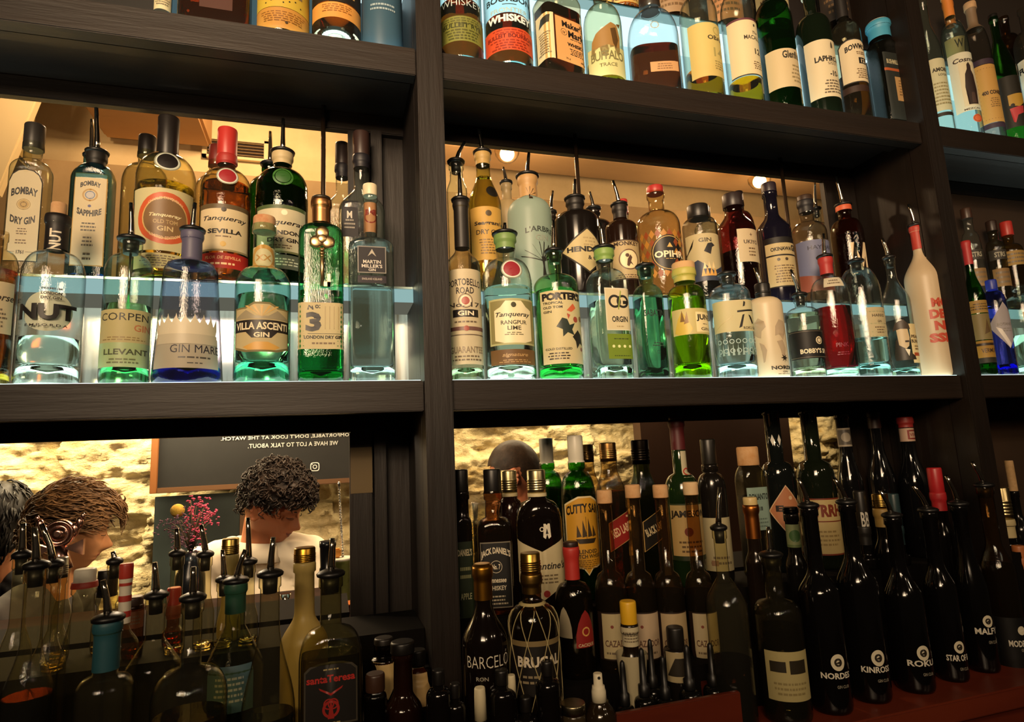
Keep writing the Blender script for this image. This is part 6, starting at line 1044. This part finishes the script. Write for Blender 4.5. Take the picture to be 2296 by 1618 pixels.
lq('dark wine bottle with a small picture label on its neck', (1.155, -.27), (1912, 1130, 60), (925, 1010, 1090), 32, ('o', '0b0b0c', .08), 'slope', group=W4, labs=[L(958, 1000, 1.0, 'a89c88', [r(-.7, .7, .1, .9, '4a443c'), d(0, .5, .2, '8a8070')], name='neck_label')])
lq('plain dark wine bottle between the picture-neck and red-neck ones', (1.15, -.27), (1985, 1130, 64), (922, 1000, 1080), 30, ('o', '0b0b0c', .08), 'slope', group=W4, close=[('foil', 960, '2a1512')])
lq('dark wine bottle with red foil neck and white stamp label', (1.12, -.27), (2056, 1130, 74), (936, 1010, 1090), 34, ('o', '0b0b0c', .08), 'slope', group=W4, close=[('foil', 958, '8a2420')], labs=[L(958, 988, 1.2, 'c8a890', [r(-.1, .7, .15, .85, '7a241c'), r(0, .6, .25, .75, 'c8a890'), t('VINO', .5, .25, .28, '7a241c', u=.3)], name='neck_label', lift=.001)])
b_, i_ = lq('netted rum bottle with bronze screw cap and white capitals', (.912, -.44), (1198, 1440, 112), (1286, 1350, 1404), 42, ('s', 'b08c60', .012), 'dome', liq=('3a1c10', 1370), close=[('cap', 1238, 'a8843c', 1.08, 'thread', .0), ('foil', 1328, '8a6c34', True)],
   labs=[L(1436, 1560, 1.3, '17110d', [r(-1, 1, .9, 1, '7a6844'), t('BRUGAL', .62, .2, .7, 'd8ccb4', b=.04, u=.05), ml(.2, .4, 2, '8a7c60')])])

def net(root, Rf_, z_lo, z_hi, n, rows, mat):
    bm = bmesh.new()
    for i in range(n):
        for s in (1, -1):
            pts = []
            for k in range(rows * 6 + 1):
                q = k / (rows * 6); z = z_lo + (z_hi - z_lo) * q; th = 2 * math.pi * i / n + s * math.pi / n * q * rows; pts.append(sect(th, Rf_(z) + .0012, 2, 1, z))
            tube(bm, pts, .0007, 5, cap=False)
    lathe(bm, [(z_hi - .001, Rf_(z_hi) + .002), (z_hi + .001, Rf_(z_hi) + .003), (z_hi + .003, Rf_(z_hi + .002) + .002)], 24, cap=False)
    mk('string_net', bm, mat, root, None, True)
net(b_, lambda z: i_['Rf'](z + i_['z0']), .03, i_['Z'](1352) - i_['z0'], 8, 4, paint('a89868', .7))
lq('dark rum bottle with gold foil neck and white serif name', (.912, -.44), (1088, 1450, 104), (1268, 1352, 1440), 40, ('o', '0f0907', .1), 'slope', close=[('cap', 1262, '9a6c22', 1.02, 'metal', .0), ('foil', 1342, '9a6c22', True)], labs=[L(1440, 1530, 1.3, None, [t('BARCELÓ', .55, .38, .78, 'd8d0bc', b=-.01, u=.05), t('RON', .1, .1, .2, '9a9484', u=-.2)], name='printing')])
lq('rum bottle with bright red neck, grey and red leaf-shaped labels', (1.0, -.36), (1290, 1400, 84), (1226, 1302, 1345), 32, ('s', '988060', .012), 'dome', liq=('3a2010', 1350), close=[('cap', 1213, '2a1814', 1.1, 'plain', .0), ('foil', 1297, 'a82a22')],
   labs=[L(1368, 1452, .58, '9a2420', [o_(0, .42, .2, 'c89a50', .3), t('CACIQUE', .06, .1, .8, 'c8b890')], shape='leaf', u0=.42), L(1360, 1430, .42, 'a89c80', [], shape='leaf', u0=-.75, name='side_label')])
lq('clear conical flask with pourer, part full of red-brown liquid', (.90, -.44), (1640, 1480, 96), (1186, 1292, 1352), 30, CL2, 'ogive', close=[('pour', 1614, 1092)], liq=('5a2414', 1474))
lq('tall clear bottle with pourer and pale cream label', (.90, -.44), (1756, 1500, 112), (1246, 1340, 1380), 42, ('s', 'cfc8a4', .03, 'c8c4a0'), 'dome', close=[('pour', 1722, 1180)], liq=('a89c70', 1402),
   labs=[L(1460, 1572, 1.0, 'c2b47c', [r(-.8, -.15, .58, .8, '2a2418'), r(0, .75, .55, .82, '2a2418'), ml(.1, .4, 3, '8a7c50', .7)])])
lq('bottle with a green round neck label among the black bottles', (1.0, -.36), (1790, 1300, 50), (1150, 1235, 1270), 32, ('o', '0f0d0b', .12), 'slope', close=[('cap', 1136, '14110e', 1.1, 'thread', .0)], labs=[L(1176, 1228, 1.15, '8a9468', [d(0, .5, .25, '3a5a30'), r(-1, 1, 0, .12, '5a6a40')], name='neck_label')])
BK = 'black gin bottles with round emblems at the counter front'
def emb(txt, ye, yt_, u=.12, wd=.52): return [L(ye - 20, ye + 20, .36, None, [d(0, .5, .5, 'd4cbb0', 1.1), o_(0, .5, .28, '2a241c', .5), pg([(-.5, .45), (.5, .62), (.4, .4)], '2a241c')], u0=u + .1, name='emblem'), L(yt_ - 20, yt_ + 24, wd + .3, None, [t(txt, .68, .32, .95, 'd8d2c0', b=.03), t('GIN CLUB', .12, .16, .4, '8a8474', u=.3)], u0=u, name='printing')]
for (nm, xc, ym, w, yt, yn, ys, tip, ye, ytx, Y, zb, lab) in (('NORDES', 1850, 1450, 96, 1136, 1270, 1330, (1790, 1072), 1484, 1520, .90, -.44, 'black bottle with white emblem printed NORDES'), ('KINROSS', 1938, 1440, 96, 1128, 1235, 1310, (1871, 1072), 1474, 1506, .91, -.44, 'black bottle with white emblem printed KINROSS'),
    ('ROKU', 2038, 1430, 92, 1158, 1270, 1340, (1973, 1098), 1463, 1492, .91, -.44, 'black bottle with white emblem printed ROKU'), ('STAR OF B', 2122, 1420, 78, 1146, 1260, 1320, (2048, 1088), 1450, 1480, .92, -.44, 'black bottle with white emblem printed STAR OF'), ('MALFY', 2186, 1370, 78, 1132, 1220, 1330, (2122, 1066), 1392, 1420, .93, -.44, 'black sloping bottle with white emblem printed MALFY')):
    lq(lab, (Y, zb), (xc, ym, w), (yt, yn, ys), 38, ('o', '090808', .1), 'slope', close=[('pour', *tip)], labs=emb(nm, ye, ytx), group=BK, rot=-24)
lq('amber-orange bottle with pourer and black lower label at the right edge', (.93, -.44), (2254, 1380, 84), (1090, 1210, 1280), 38, ('s', 'c8a878', .012), 'slope', liq=('a83c14', 1262), close=[('pour', 2180, 1036)], labs=[L(1384, 1530, 1.4, '0c0a09', [d(.3, .8, .09, 'd4cbb0', 1.1), t('MODERNE', .6, .1, .55, 'd8d2c0', u=.25, b=.03), t('GIN CLUB', .5, .05, .25, '8a8474', u=.4)])], group=BK)
for (xc, w, yt, cy, c, lab, Y, zb) in ((2136, 56, 1104, 1048, 'a81f24', 'dark bottle with a bright red cap by the right post', 1.02, -.36), (2276, 66, 1164, 1092, 'b8a87c', 'dark bottle with cream foil cap near the right edge', 1.09, -.27), (2002, 60, 1140, 1106, '8a7038', 'dark bottle with gold ringed screw cap behind the black bottles', 1.05, -.36), (2028, 44, 1180, 1106, '1f3438', 'dark bottle with a slate-teal cap behind the black bottles', 1.073, -.27), (1952, 46, 1180, 1100, '15120f', 'black bottle with an interlaced white monogram', 1.073, -.27), (2300, 50, 1250, 1222, 'b06a3c', 'bottle with copper cap at the right edge', 1.06, -.36)):
    lq(lab, (Y, zb), (xc, 1300 if zb > -.3 else 1330, w), (yt, yt + 60, yt + 100), w * .6, ('o', '0d0b0a', .12), 'slope', close=[('cap', cy, c, 1.08, 'thread' if c in ('8a7038', 'b8a87c') else 'plain', .0), ('foil', yt + 40, c)],
       labs=[L(1146, 1184, .9, None, [t('BB', .5, .9, .5, 'b8b4a8')], name='monogram', u0=.1)] if 'monogram' in lab else [])
lq('bottle with a bare wooden stopper at the far right', (1.10, -.27), (2300, 1260, 56), (1100, 1150, 1190), 22, ('o', '0d0b0a', .15), 'slope', close=[('cork', 1032, '9a7c50', 1.0)])

bpy.data.objects.remove(_fo); bpy.data.curves.remove(_fc)
